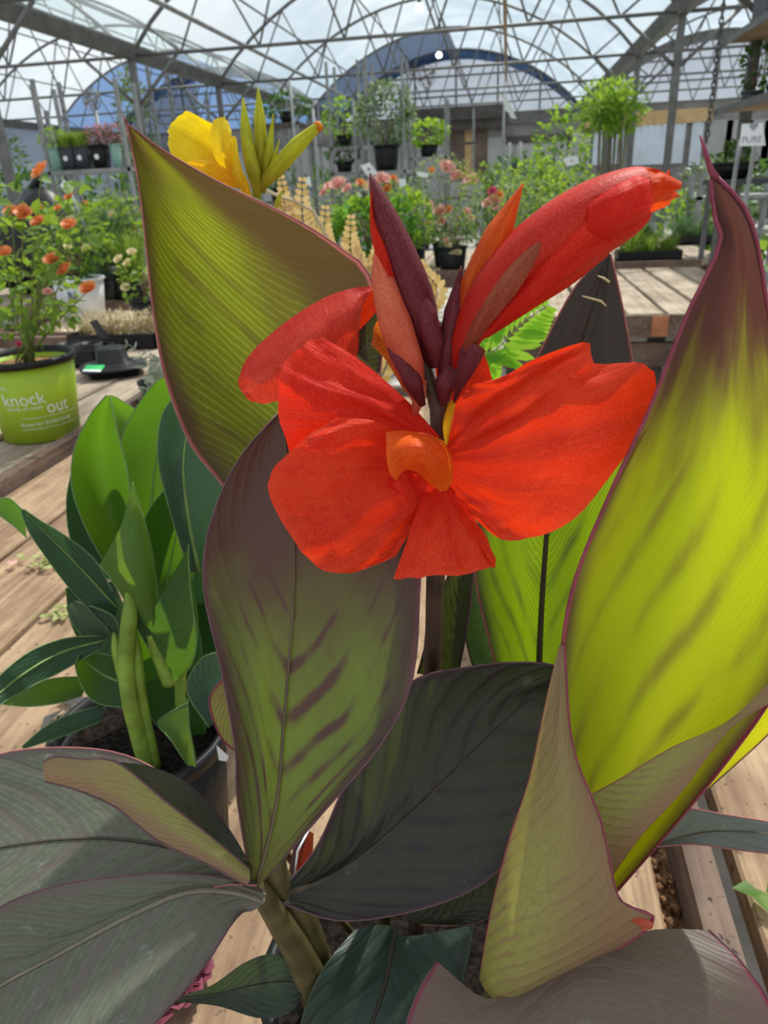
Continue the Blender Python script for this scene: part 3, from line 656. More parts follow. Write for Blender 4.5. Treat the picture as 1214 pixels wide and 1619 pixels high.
# big olive leaf behind the flower, left (base at bottom, tip at top)
leaf(rc, LM_left, [
  [(470, 930, .39), (352, 768, .44), (300, 700, .45), (262, 600, .455), (243, 500, .455), (232, 400, .45), (219, 290, .44), (200, 195, .42)],
  [(480, 900, .395), (430, 720, .465), (370, 590, .48), (320, 480, .48), (285, 390, .475), (255, 310, .46), (228, 250, .45), (200, 195, .42)],
  [(490, 880, .40), (520, 690, .46), (470, 560, .48), (420, 460, .48), (370, 385, .475), (310, 315, .465), (255, 255, .45), (200, 195, .42)],
  [(520, 880, .40), (600, 600, .44), (588, 445, .455), (535, 390, .455), (455, 340, .455), (350, 290, .455), (262, 240, .445), (200, 195, .42)]],
  'margin_pink', rib=None, seed=2, label='broad olive leaf with bronze tip behind the flower')
# bronze centre leaf
leaf(rc, LM_center, [
  [(398, 1405, .305), (375, 1265, .312), (372, 1190, .318), (350, 1060, .33), (322, 930, .34), (332, 830, .345), (375, 730, .355), (438, 655, .365)],
  [(402, 1402, .305), (405, 1300, .316), (410, 1200, .326), (402, 1060, .338), (390, 930, .348), (388, 830, .354), (410, 735, .36), (441, 655, .365)],
  [(405, 1400, .305), (437, 1270, .314), (448, 1150, .323), (458, 1030, .332), (465, 920, .34), (462, 820, .348), (455, 740, .356), (445, 655, .365)],
  [(410, 1400, .305), (505, 1255, .305), (560, 1150, .312), (565, 1040, .322), (562, 930, .332), (550, 830, .342), (510, 740, .352), (449, 655, .365)],
  [(418, 1392, .305), (510, 1285, .300), (600, 1180, .302), (650, 1080, .310), (662, 950, .322), (655, 850, .335), (560, 730, .35), (453, 655, .365)]],
  'margin_dark', rib='rib_brown', m=21, seed=4, label='bronze green leaf with red-brown side veins below the flower')
# dark leaf at right of centre
leaf(rc, LM_dark, [
  [(440, 1410, .32), (500, 1340, .335), (560, 1210, .35), (640, 1085, .36), (760, 1052, .365), (850, 1048, .36), (888, 1056, .352)],
  [(452, 1412, .32), (540, 1355, .338), (620, 1250, .352), (700, 1150, .36), (790, 1095, .364), (860, 1075, .36), (890, 1062, .352)],
  [(460, 1415, .318), (560, 1362, .332), (660, 1275, .344), (745, 1190, .35), (830, 1110, .354), (865, 1092, .352), (892, 1068, .35)],
  [(452, 1425, .315), (560, 1410, .322), (690, 1350, .328), (790, 1260, .334), (860, 1180, .34), (882, 1120, .340), (894, 1075, .345)],
  [(445, 1428, .312), (545, 1456, .308), (690, 1430, .308), (790, 1375, .314), (850, 1270, .322), (885, 1160, .335), (896, 1082, .345)]],
  'margin_dark', rib='rib_dark', ribw=.0018, m=21, seed=5, label='dusky purple-black leaf right of the bronze centre leaf')
# small dark piece under it
leaf(rc, LM_dark, [
  [(640, 1440, .33), (700, 1400, .335), (790, 1330, .34)], [(650, 1455, .325), (720, 1445, .33), (800, 1370, .335)], [(665, 1462, .322), (740, 1462, .322), (800, 1440, .325)]],
  'margin_dark', n=14, m=9, seed=6)
# lower left: upper blade
leaf(rc, LM_sheen, [
  [(412, 1385, .31), (370, 1330, .335), (300, 1255, .36), (215, 1200, .375), (120, 1182, .38), (0, 1192, .38), (-90, 1240, .37), (-210, 1370, .34)],
  [(410, 1390, .308), (355, 1350, .325), (280, 1310, .34), (190, 1280, .35), (90, 1275, .355), (-10, 1290, .355), (-95, 1315, .35), (-212, 1374, .34)],
  [(408, 1395, .305), (345, 1370, .312), (270, 1368, .315), (180, 1372, .318), (90, 1382, .32), (-10, 1397, .32), (-100, 1410, .325), (-212, 1378, .34)],
  [(406, 1400, .300), (350, 1400, .30), (270, 1430, .295), (180, 1460, .29), (90, 1490, .285), (-10, 1520, .28), (-100, 1500, .29), (-210, 1382, .34)]],
  'margin_pink', rib='rib_dark', ribw=.0016, m=17, seed=7, label='green leaf with painted grey sheen lying out to the lower left, upper one')
# lower left: lower blade
leaf(rc, LM_sheen, [
  [(420, 1410, .303), (370, 1392, .302), (290, 1380, .297), (200, 1384, .292), (90, 1400, .287), (-10, 1440, .28), (-120, 1530, .265), (-260, 1760, .235)],
  [(420, 1415, .30), (365, 1400, .300), (290, 1400, .295), (200, 1432, .285), (90, 1480, .277), (-10, 1530, .27), (-120, 1610, .255), (-261, 1764, .235)],
  [(418, 1425, .298), (370, 1410, .300), (295, 1410, .295), (200, 1450, .282), (90, 1510, .272), (-10, 1565, .262), (-120, 1650, .248), (-261, 1768, .235)],
  [(400, 1440, .295), (350, 1440, .290), (290, 1480, .275), (215, 1540, .258), (120, 1610, .242), (20, 1680, .23), (-120, 1745, .228), (-260, 1772, .235)],
  [(385, 1440, .292), (365, 1462, .285), (325, 1525, .265), (270, 1590, .245), (200, 1660, .228), (80, 1740, .215), (-120, 1790, .222), (-258, 1776, .235)]],
  'margin_dark', rib='rib_tan', ribw=.0022, m=19, seed=8, label='large bronze leaf with painted grey sheen and pale water marks at lower left')
# rolled young leaf above them
leaf(rc, LM_sheath, [
  [(395, 1375, .298), (330, 1320, .305), (260, 1265, .312), (185, 1205, .316), (130, 1200, .318), (85, 1196, .318), (68, 1206, .318)],
  [(395, 1390, .293), (330, 1345, .298), (255, 1300, .304), (185, 1250, .308), (130, 1222, .31), (90, 1213, .313), (67, 1212, .315)],
  [(390, 1400, .293), (325, 1365, .296), (250, 1330, .30), (185, 1278, .305), (130, 1252, .308), (90, 1240, .311), (72, 1236, .313)]],
  'margin_dark', n=24, m=11, seed=9, label='rolled olive young leaf with maroon tip at lower left',
  extra=[dict(c=[[(400, 1372, .305), (355, 1300, .328), (300, 1240, .34), (240, 1212, .342), (192, 1205, .33)], [(398, 1378, .300), (345, 1322, .318), (290, 1268, .326), (230, 1225, .328), (187, 1206, .322)], [(395, 1385, .298), (335, 1335, .305), (262, 1270, .311), (200, 1220, .316), (185, 1206, .317)]], n=18, m=9, mi=2, mat=LM_dark)])
# small dark green leaf at the bottom
leaf(rc, LM_teal, [
  [(262, 1580, .36), (330, 1560, .345), (390, 1520, .335), (440, 1510, .33), (482, 1555, .325)],
  [(262, 1581, .36), (340, 1572, .342), (400, 1558, .332), (450, 1552, .326), (483, 1557, .325)],
  [(264, 1584, .36), (340, 1590, .335), (410, 1610, .318), (460, 1600, .318), (482, 1562, .325)]], None, n=20, m=9, rib='rib_dark', ribw=.0012, seed=10)
# bottom centre green-black leaf
leaf(rc, LM_teal, [
  [(560, 1470, .355), (505, 1540, .322), (470, 1640, .30), (470, 1760, .275), (570, 1950, .25)],
  [(610, 1462, .357), (575, 1560, .325), (540, 1640, .305), (530, 1780, .275), (571, 1952, .25)],
  [(645, 1480, .355), (640, 1560, .325), (625, 1640, .30), (605, 1780, .27), (573, 1952, .25)],
  [(750, 1462, .35), (735, 1540, .32), (705, 1640, .295), (670, 1780, .268), (575, 1950, .25)]], None, n=20, m=13, rib='rib_dark', ribw=.0016, seed=11, label='dark green leaf at the bottom centre')
# bottom right leaf under the roll
leaf(rc, LM_brown, [
  [(690, 1520, .285), (660, 1570, .272), (640, 1640, .258), (650, 1760, .24), (900, 2050, .21)],
  [(780, 1580, .280), (770, 1620, .268), (760, 1680, .255), (765, 1790, .238), (902, 2052, .21)],
  [(900, 1515, .285), (910, 1580, .265), (920, 1650, .25), (930, 1790, .232), (905, 2054, .21)],
  [(1020, 1472, .295), (1050, 1550, .268), (1080, 1640, .247), (1080, 1780, .226), (908, 2054, .21)],
  [(1120, 1470, .295), (1180, 1530, .272), (1225, 1610, .25), (1225, 1760, .226), (912, 2052, .21)]], 'margin_dark', n=22, m=19, seed=12, wav=.003, label='brownish purple leaf along the lower right edge')
# silver leaf reaching right
leaf(rc, LM_gray, [
  [(1000, 1340, .40), (1040, 1320, .40), (1080, 1280, .40), (1140, 1287, .395), (1230, 1302, .385), (1300, 1318, .38), (1420, 1370, .365)],
  [(1000, 1342, .40), (1050, 1332, .398), (1100, 1318, .395), (1150, 1314, .39), (1230, 1320, .38), (1300, 1338, .375), (1421, 1372, .365)],
  [(1000, 1345, .40), (1050, 1338, .395), (1100, 1335, .39), (1150, 1342, .385), (1230, 1352, .372), (1300, 1366, .37), (1420, 1374, .365)]], 'margin_pink', n=20, m=9, seed=13, rib='rib_brown', ribw=.001, label='silvery narrow leaf reaching out to the right')
# yellow glowing leaf behind the roll
leaf(rc, LM_yellow, [
  [(985, 1360, .375), (1040, 1280, .385), (1110, 1200, .392), (1170, 1120, .40), (1240, 1000, .41), (1335, 900, .42)],
  [(992, 1356, .378), (1055, 1290, .392), (1130, 1210, .40), (1200, 1130, .405), (1270, 1020, .41), (1337, 900, .42)],
  [(998, 1350, .38), (1075, 1285, .395), (1150, 1220, .402), (1225, 1150, .41), (1300, 1060, .41), (1340, 902, .42)]], 'margin_dark', n=20, m=9, seed=14, wav=.0005, label='bright yellow-green strip of leaf glowing at right')
# upright back-lit leaf right of the flower
leaf(rc, LM_backlit, [
  [(800, 1120, .42), (772, 1010, .425), (750, 900, .43), (765, 770, .435), (815, 640, .435), (862, 540, .43), (905, 460, .425), (940, 418, .42), (958, 402, .42)],
  [(830, 1120, .42), (815, 1010, .43), (805, 900, .437), (820, 770, .442), (850, 640, .442), (890, 540, .437), (922, 470, .43), (948, 425, .425), (960, 401, .42)],
  [(852, 1120, .42), (853, 1030, .425), (860, 900, .43), (872, 770, .435), (895, 640, .436), (920, 540, .432), (942, 470, .427), (955, 425, .422), (962, 400, .42)],
  [(890, 1120, .42), (900, 1010, .43), (920, 900, .437), (935, 770, .442), (950, 640, .442), (957, 540, .437), (962, 470, .43), (964, 425, .425), (964, 401, .42)],
  [(930, 1120, .41), (960, 1010, .415), (1000, 880, .42), (1020, 770, .425), (1012, 640, .427), (998, 560, .425), (983, 480, .422), (972, 430, .42), (966, 402, .42)]],
  'margin_pink', rib='rib_dark', ribw=.0026, m=21, seed=15, label='upright back-lit green leaf with torn dark tip right of the flower')
# thin leaves behind the stem
leaf(rc, LM_dark, [[(660, 1065, .40), (690, 960, .405), (720, 880, .41)], [(700, 1070, .40), (722, 970, .41), (740, 880, .41)], [(725, 1065, .40), (742, 970, .405), (750, 880, .41)]], 'margin_dark', n=16, m=9, seed=16)
leaf(rc, LM_teal, [[(755, 1080, .44), (733, 990, .445), (738, 880, .45)], [(790, 1070, .44), (755, 980, .445), (748, 880, .45)], [(810, 1080, .43), (775, 990, .435), (752, 880, .44)]], 'margin_dark', n=16, m=9, seed=17)
leaf(rc, LM_sheath, [[(395, 1200, .345), (352, 1170, .35), (331, 1110, .352), (352, 1075, .35), (372, 1066, .348)], [(400, 1190, .35), (375, 1150, .355), (362, 1110, .356), (368, 1085, .353), (378, 1068, .35)], [(405, 1180, .35), (395, 1140, .354), (390, 1105, .355), (388, 1085, .352), (384, 1070, .35)]], 'margin_red', n=16, m=9, seed=18)
# the rolled, glowing leaf on the right: far wall + near left wall + near right wall
o = leaf(rc, LM_right, [
  [(800, 1580, .300), (835, 1420, .303), (862, 1250, .305), (884, 1060, .303), (905, 930, .300), (960, 790, .298), (1030, 640, .298), (1085, 500, .300), (1138, 388, .302), (1129, 340, .303), (1124, 284, .304)],
  [(810, 1570, .310), (880, 1400, .33), (925, 1200, .345), (950, 1030, .345), (990, 890, .340), (1030, 760, .335), (1075, 620, .328), (1115, 490, .320), (1150, 390, .312), (1139, 335, .307), (1126, 282, .304)],
  [(815, 1565, .318), (920, 1390, .345), (990, 1200, .366), (1040, 1030, .368), (1080, 890, .362), (1105, 760, .353), (1130, 620, .342), (1150, 490, .330), (1165, 395, .318), (1150, 335, .309), (1128, 281, .304)],
  [(820, 1570, .322), (960, 1390, .345), (1060, 1210, .36), (1140, 1040, .36), (1170, 890, .353), (1180, 760, .345), (1185, 620, .335), (1182, 490, .325), (1178, 400, .315), (1160, 335, .308), (1130, 280, .304)],
  [(825, 1575, .322), (1010, 1370, .335), (1160, 1190, .34), (1240, 1060, .34), (1262, 900, .335), (1258, 760, .33), (1245, 620, .324), (1216, 500, .318), (1198, 390, .312), (1175, 325, .307), (1132, 280, .304)]],
  'margin_red', n=44, m=25, seed=19, wav=.001, rimr=.0009, label='huge rolled leaf glowing yellow-green with crimson margin at right',
  extra=[
   dict(c=[[(757, 1545, .298), (775, 1440, .294), (803, 1330, .292), (836, 1230, .292), (862, 1110, .294), (884, 1020, .300)],
           [(770, 1570, .288), (800, 1470, .281), (835, 1350, .279), (862, 1240, .281), (876, 1130, .287), (886, 1020, .300)],
           [(800, 1592, .280), (855, 1500, .272), (890, 1390, .270), (892, 1270, .273), (886, 1140, .283), (888, 1020, .300)],
           [(830, 1590, .282), (945, 1490, .277), (955, 1400, .273), (925, 1280, .276), (896, 1150, .285), (890, 1020, .300)],
           [(815, 1592, .288), (1026, 1466, .285), (978, 1420, .280), (950, 1300, .282), (905, 1180, .288), (891, 1020, .300)]], n=34, m=21, mi=2, mat=LM_sheath, rim=(0, 1)),
   dict(c=[[(930, 1258, .325), (985, 1228, .325), (1060, 1182, .327), (1150, 1140, .329), (1225, 1070, .332)], [(950, 1320, .318), (1005, 1275, .318), (1075, 1212, .322), (1152, 1146, .327), (1230, 1085, .332)], [(966, 1388, .312), (1015, 1320, .313), (1080, 1250, .318), (1155, 1152, .326), (1240, 1100, .332)]], n=18, m=9, mi=2)])
m_ = MB(); m_.tube([H(1132, 282, .304), H(1124, 270, .304), H(1115, 240, .304), H(1107, 214, .305)], [.0016, .0011, .0008, .0004], 6); m_.build('leaf_tip_filament', 'margin_red', o)
m_ = MB(); m_.tube(spl([H(990, 1448, .281), H(1010, 1456, .281), H(1026, 1462, .284), H(1012, 1470, .2835)], 10), [.0008, .0014, .0018, .0022, .0026, .0028, .0028, .0024, .0016, .0006], 8); m_.build('curled_corner', RPb, o)
m_ = MB(); m_.tube([H(200, 195, .42), H(195, 182, .42)], [.0008, .0003], 5); m_.build('leaf_tip_filament', 'margin_red', rc)

# stems
m_ = MB(); m_.tube(spl([BASE+V((0, .0, .165)), H(668, 1400, .385), H(678, 1200, .393), H(684, 1060, .385), H(689, 900, .365), H(692, 790, .35), H(693, 690, .343), H(690, 640, .343), H(672, 585, .343), H(655, 540, .342)], 40), [.0062]*22+[.0055]*8+[.005, .0048, .0045, .0042, .004, .0038, .0036, .0034, .003, .0026], 10); m_.build('flower_stem', 'stem_dark', rc)
m_ = MB(); m_.tube(spl([H(696, 670, .343), H(702, 630, .342), H(712, 600, .341), H(722, 575, .340)], 12), .0032, 8); m_.build('side_stem', 'stem_dark', rc)
m_ = MB(); m_.tube(spl([H(540, 1650, .345), H(510, 1590, .338), H(472, 1505, .326), H(432, 1440, .315), H(402, 1395, .308)], 24), [.012]*10+[.0115, .011, .0105, .010, .0098, .0095, .009, .0085, .008, .0075, .007, .0065, .006, .005], 12); m_.build('leaf_stalk', 'stem_olive', rc)
m_ = MB(); m_.tube(spl([H(545, 1620, .36), H(480, 1450, .335), H(435, 1385, .325), H(432, 1345, .322)], 14), .0085, 10); m_.build('leaf_stalk', 'stem_olive', rc)
m_ = MB(); m_.tube(spl([BASE+V((.04, 0, .165)), H(740, 1640, .31), H(790, 1575, .305)], 12), [.009]*12, 10); m_.build('leaf_stalk', 'stem_olive', rc)
m_ = MB(); m_.tube(spl([BASE+V((.02, .02, .165)), H(800, 1300, .38), H(845, 1120, .42)], 14), .005, 8); m_.build('leaf_stalk', 'stem_olive', rc)
m_ = MB(); m_.tube(spl([BASE+V((-.02, .03, .165)), H(600, 1200, .37), H(490, 900, .395)], 14), .005, 8); m_.build('leaf_stalk', 'stem_olive', rc)
m_ = MB(); m_.tube(spl([BASE+V((-.04, .03, .165)), H(440, 1330, .36), H(398, 1195, .348)], 12), .0028, 8); m_.build('leaf_stalk', 'stem_olive', rc)
# plant label with flower picture at the stalk
t = MB(); a, b_, c_, d_ = H(487, 1312, .345), H(496, 1318, .365), H(492, 1395, .36), H(462, 1408, .335)
e1 = H(470, 1345, .335)
t.add([a, b_, c_, d_, e1], [(0, 1, 2, 3, 4)], [(0, 1), (1, 1), (1, 0), (0, 0), (0, .5)]); lo = t.build('plant_label', petalmat('label_red_print', (.62, .05, .015), (.75, .12, .04), (.5, .05, .02), .1, 6), rc); lo['label'] = 'plant tag printed with a red flower'
t = MB(); t.tube([H(488, 1312, .343), H(470, 1346, .333), H(463, 1408, .333)], .0008, 5); t.build('label_edge', 'white', lo)
t = MB(); t.add([H(470, 1308, .35), H(487, 1312, .346), H(462, 1408, .337), H(456, 1380, .342)], [(0, 1, 2, 3)]); t.build('label_back', 'margin_dark', lo)

# flower
def petal(root, mat, curves, name='petal', n=18, m=21, wav=.0022, seed=1, label=None, ruf=None):
    mb = MB(); loft(mb, curves, n, m, True, wav=wav*1.4, seed=seed, ruf=(.0016 if wav > .0012 else 0) if ruf is None else ruf, pleat=.0011 if wav > .0012 else 0, pk=max(2, m/7)); o = mb.build(name, mat, root)
    if label: o['label'] = label
    return o
mb = MB()   # throat tube, the flower itself
mb.tube(spl([H(690, 830, .345), H(692, 790, .340), H(690, 765, .336)], 8), [.004, .005, .0058, .0065, .007, .0072, .0074, .0075], 12)
fl = mb.build('flower', RPo, rc); fl['label'] = 'open scarlet flower'
petal(fl, RPu, [[(376, 600, .366), (379, 614, .365), (390, 630, .366)], [(395, 560, .370), (408, 600, .361), (416, 638, .364)], [(450, 510, .374), (468, 560, .360), (482, 620, .366)], [(510, 472, .376), (522, 520, .362), (535, 585, .368)], [(556, 456, .377), (558, 500, .366), (565, 560, .372)], [(592, 452, .378), (580, 472, .374), (566, 505, .374)]], n=16, m=25, seed=21, label='curved back petal seen from its coral underside')
petal(fl, RPo, [[(590, 453, .379), (574, 475, .377), (556, 505, .376), (540, 535, .374)], [(598, 472, .383), (588, 497, .382), (570, 520, .380), (550, 545, .378)], [(602, 492, .384), (600, 512, .384), (588, 535, .382), (560, 560, .38)]], n=10, m=9, seed=22)
leaf(rc, LM_dark, [[(545, 545, .372), (575, 515, .372), (600, 488, .372)], [(565, 560, .372), (590, 530, .372), (601, 492, .372)], [(600, 590, .372), (605, 540, .372), (602, 495, .372)]], None, n=8, m=7, wav=0)
petal(fl, RP, [[(640, 690, .350), (650, 760, .348), (660, 830, .345)], [(690, 680, .352), (695, 760, .348), (700, 835, .344)], [(735, 690, .350), (740, 770, .346), (755, 835, .342)]], n=8, m=7, wav=0, seed=20)
petal(fl, RP, [[(695, 690, .335), (640, 630, .340), (570, 570, .342), (508, 532, .340)], [(690, 695, .334), (610, 630, .336), (530, 580, .335), (476, 548, .335)], [(690, 700, .333), (590, 640, .332), (505, 610, .328), (447, 578, .328)], [(690, 705, .333), (580, 660, .331), (500, 650, .326), (440, 640, .326)], [(690, 715, .333), (590, 690, .332), (520, 700, .328), (456, 715, .328)]], seed=23, label='upper left scarlet petal with browned tip')
petal(fl, RPo, [[(690, 730, .330), (640, 690, .330), (590, 665, .326), (530, 660, .322)], [(690, 740, .329), (610, 705, .326), (540, 690, .318), (468, 704, .313)], [(690, 750, .328), (590, 740, .322), (510, 745, .313), (432, 742, .308)], [(690, 760, .328), (580, 780, .319), (500, 800, .309), (424, 788, .305)], [(690, 768, .328), (590, 815, .318), (520, 850, .308), (470, 862, .305)], [(688, 775, .328), (610, 840, .318), (550, 880, .310), (505, 900, .307)], [(684, 782, .328), (630, 850, .320), (590, 885, .313), (560, 905, .311)], [(680, 788, .328), (660, 820, .322), (640, 855, .318), (625, 880, .316)]], n=20, m=31, seed=24, wav=.003, label='broad lower left scarlet petal')
petal(fl, RPo, [[(706, 700, .333), (720, 640, .336), (750, 608, .336), (790, 603, .332)], [(706, 702, .333), (750, 640, .336), (800, 605, .334), (840, 570, .330)], [(707, 705, .332), (770, 650, .332), (850, 590, .327), (925, 541, .324)], [(708, 710, .331), (790, 670, .326), (870, 610, .320), (937, 574, .319)], [(708, 716, .330), (800, 680, .322), (900, 620, .314), (1010, 574, .316)], [(709, 722, .329), (810, 700, .320), (930, 650, .311), (1037, 602, .313)], [(710, 730, .328), (810, 730, .318), (920, 700, .309), (1020, 668, .311)], [(710, 740, .328), (800, 760, .317), (890, 750, .309), (965, 752, .308)], [(711, 750, .328), (790, 790, .318), (850, 800, .311), (905, 822, .308)], [(712, 760, .328), (770, 800, .320), (810, 830, .315), (840, 850, .312)], [(712, 768, .328), (745, 800, .323), (770, 825, .319), (790, 853, .316)], [(712, 775, .328), (725, 790, .326), (735, 800, .324), (745, 815, .322)]], n=20, m=41, seed=25, wav=.003, label='broad right scarlet petal with notched top edge')
petal(fl, RPo, [[(672, 770, .326), (655, 820, .318), (640, 865, .311), (622, 914, .306)], [(682, 772, .323), (675, 820, .313), (668, 865, .305), (662, 914, .300)], [(692, 774, .322), (700, 820, .311), (706, 865, .303), (712, 909, .298)], [(702, 773, .323), (722, 820, .314), (738, 860, .307), (752, 903, .302)], [(710, 770, .326), (738, 815, .318), (760, 855, .312), (784, 898, .308)]], n=16, m=17, seed=26, wav=.0015, label='small lower lip petal')
petal(fl, RPo, [[(730, 815, .320), (755, 830, .319), (770, 850, .317), (776, 870, .314)], [(735, 830, .316), (755, 850, .312), (772, 870, .309), (784, 884, .309)], [(745, 845, .313), (760, 865, .309), (772, 885, .306), (782, 900, .307)]], n=10, m=7, seed=27, wav=.0005)
# curled inner lip
petal(fl, RPy, [[(702, 698, .332), (680, 687, .330), (650, 682, .327), (628, 681, .323), (610, 684, .318)], [(713, 722, .328), (692, 698, .314), (662, 689, .307), (634, 690, .306), (611, 698, .309)], [(716, 750, .322), (700, 722, .302), (670, 706, .293), (640, 706, .294), (611, 722, .302)], [(711, 768, .321), (694, 745, .304), (662, 726, .296), (636, 728, .297), (616, 748, .305)], [(702, 780, .324), (680, 766, .316), (655, 745, .311), (638, 745, .310), (626, 760, .311)]], n=20, m=21, wav=.0004, seed=28, label='curled orange inner lip with a painted yellow highlight')
petal(fl, RP, [[(625, 745, .314), (630, 760, .311), (645, 775, .312)], [(617, 755, .316), (622, 770, .313), (635, 780, .313)], [(613, 768, .318), (622, 776, .316), (632, 782, .315)]], n=8, m=7, wav=0, seed=29)
petal(fl, RP, [[(640, 745, .322), (660, 750, .32), (690, 760, .322)], [(650, 770, .325), (670, 775, .322), (690, 780, .323)], [(660, 800, .327), (680, 795, .326), (700, 785, .326)]], n=8, m=7, wav=0, seed=30)
# back petals
petal(fl, RPo, [[(695, 640, .352), (688, 580, .356), (690, 518, .358)], [(715, 640, .354), (715, 580, .362), (722, 535, .366)], [(735, 640, .355), (745, 590, .362), (757, 552, .366)], [(745, 640, .355), (762, 610, .359), (777, 590, .362)], [(750, 645, .355), (765, 625, .357), (776, 612, .358)]], n=12, m=13, seed=31)
petal(fl, RPs, [[(640, 620, .352), (610, 570, .358), (586, 545, .362)], [(650, 615, .356), (625, 550, .364), (598, 505, .366)], [(655, 610, .356), (645, 560, .360), (625, 515, .362)]], n=10, m=9, seed=32)
# yellow centre bract beside stem
petal(rc, YPo, [[(708, 640, .336), (700, 670, .334), (703, 700, .332)], [(715, 632, .337), (708, 665, .333), (706, 705, .331)], [(720, 640, .336), (714, 670, .334), (708, 700, .332)]], 'bract', 10, 7, 0, 33)
def bud(root, pts, rads, mat, name='bud', seg=14, flat=.8, tip=None, tipn=3, label=None):
    n = 22; P = spl([H(*p) for p in pts], n); k = len(rads); rr = []
    for i in range(n):
        x = (k-1)*i/(n-1); j = min(int(x), k-2); rr.append(rads[j]+(rads[j+1]-rads[j])*(x-j))
    mb = MB(); mb.tube(P, rr, seg, 0, flat); o = mb.build(name, mat, root)
    if label: o['label'] = label
    return o
o = bud(rc, [(684, 580, .342), (660, 490, .341), (625, 390, .342), (600, 320, .343), (585, 274, .345)], [.003, .0095, .0115, .0095, .006, .0006], RPd, label='tall maroon bud with a red slit')
m_ = MB(); loft(m_, [[(640, 500, .332), (612, 400, .333), (592, 350, .337), (588, 300, .341)], [(634, 500, .329), (604, 405, .331), (589, 360, .335), (586, 305, .340)], [(630, 505, .334), (596, 410, .335), (585, 362, .339), (585, 310, .343)]], 14, 5); m_.build('petal_edge', RP, o)
o = bud(rc, [(662, 630, .340), (640, 560, .335), (615, 480, .334), (600, 420, .336), (597, 390, .338)], [.004, .0085, .0085, .006, .0012], RPb, label='coral pink bud in front of the maroon one')
bud(rc, [(668, 640, .334), (645, 590, .331), (622, 558, .332), (612, 545, .334)], [.002, .0055, .004, .0008], RPd, 'sepal')
bud(rc, [(690, 580, .335), (684, 540, .334), (670, 490, .334), (668, 455, .335)], [.002, .0062, .006, .0006], RPd, label='small maroon bud')
bud(rc, [(684, 560, .345), (683, 520, .346), (680, 480, .347), (679, 447, .348)], [.002, .0035, .003, .0004], RPd)
bud(rc, [(700, 610, .338), (708, 560, .337), (718, 500, .337), (729, 420, .338)], [.003, .0065, .006, .0004], RPd, label='slim dark bud beside the furled petal')
bud(rc, [(700, 640, .336), (706, 600, .334), (712, 570, .334)], [.002, .006, .001], RPd, 'sepal')
bud(rc, [(655, 655, .338), (665, 620, .336), (672, 600, .337)], [.002, .004, .001], RPb, 'sepal')
bud(rc, [(728, 530, .337), (752, 450, .336), (788, 370, .336), (827, 290, .337)], [.004, .0085, .0078, .0004], RPs, 'sepal', label='pointed orange-red sepal')
# furled flower on the right
m_ = MB()
fp = spl([H(*p) for p in [(718, 580, .338), (745, 520, .335), (800, 440, .332), (870, 378, .330), (930, 338, .330), (975, 318, .331), (1005, 308, .332)]], 26)
rr = [.004, .006, .008, .010, .0115, .013, .0145, .016, .017, .0178, .0185, .0192, .0198, .0203, .0205, .0206, .0206, .0204, .0201, .0198, .0194, .019, .0186, .018, .0174, .0165]
m_.tube(fp, rr, 18, 0, .62, False); ff = m_.build('furled_flower', petalmat('furled_scarlet', (.52, .014, .006), (.62, .03, .010), (.75, .03, .006), .28, 5), rc); ff['label'] = 'large furled scarlet flower opening to the right'
petal(ff, RP, [[(735, 545, .330), (800, 455, .322), (880, 350, .318), (945, 300, .320), (985, 272, .324)], [(745, 548, .325), (830, 465, .315), (910, 375, .310), (970, 330, .311), (1010, 305, .315)], [(752, 545, .326), (850, 475, .317), (930, 405, .312), (985, 365, .313), (1030, 340, .317)], [(755, 540, .330), (830, 478, .324), (900, 440, .320), (960, 402, .321), (1005, 372, .324)]], n=22, m=15, wav=.002, seed=41)
TIPM = petalmat('furled_tip_orange', (.84, .05, .004), (.92, .10, .008), (.98, .10, .006), .5)
petal(ff, TIPM, [[(965, 290, .334), (990, 268, .335), (1010, 263, .335), (1030, 266, .335)], [(965, 300, .328), (1005, 275, .327), (1038, 268, .329), (1058, 278, .331)], [(965, 320, .325), (1010, 300, .322), (1050, 288, .325), (1078, 290, .329)], [(965, 345, .325), (1010, 325, .322), (1045, 312, .325), (1070, 306, .328)], [(965, 370, .330), (1000, 350, .328), (1030, 336, .329), (1054, 326, .331)]], 'petal', 16, 23, .004, 42, ruf=.007)
petal(ff, RP, [[(930, 300, .326), (960, 283, .325), (985, 272, .326), (1000, 267, .328)], [(930, 320, .312), (975, 300, .310), (1005, 285, .313), (1022, 280, .317)], [(930, 350, .308), (980, 330, .306), (1010, 316, .309), (1032, 308, .313)], [(930, 380, .310), (975, 360, .309), (1005, 345, .311), (1026, 335, .315)], [(930, 410, .318), (965, 390, .317), (990, 372, .318), (1008, 362, .320)]], 'petal', 14, 17, .003, 47, ruf=.004)
petal(ff, petalmat('furled_edge', (.55, .012, .010), (.60, .02, .015), (.7, .02, .01), .3), [[(760, 470, .333), (820, 395, .331), (880, 330, .331), (930, 285, .332), (960, 278, .333)], [(775, 470, .322), (840, 395, .317), (895, 340, .315), (940, 300, .318), (966, 284, .324)], [(790, 475, .320), (850, 408, .315), (900, 352, .313), (930, 318, .316), (962, 292, .323)]], 'petal', 16, 7, .0008, 43)
petal(ff, RP, [[(760, 505, .327), (840, 455, .322), (915, 412, .320), (985, 368, .322)], [(775, 530, .331), (850, 482, .329), (910, 445, .329), (960, 405, .329)], [(765, 535, .335), (835, 490, .334), (890, 455, .334), (940, 418, .334)]], 'petal', 14, 7, .0015, 44)
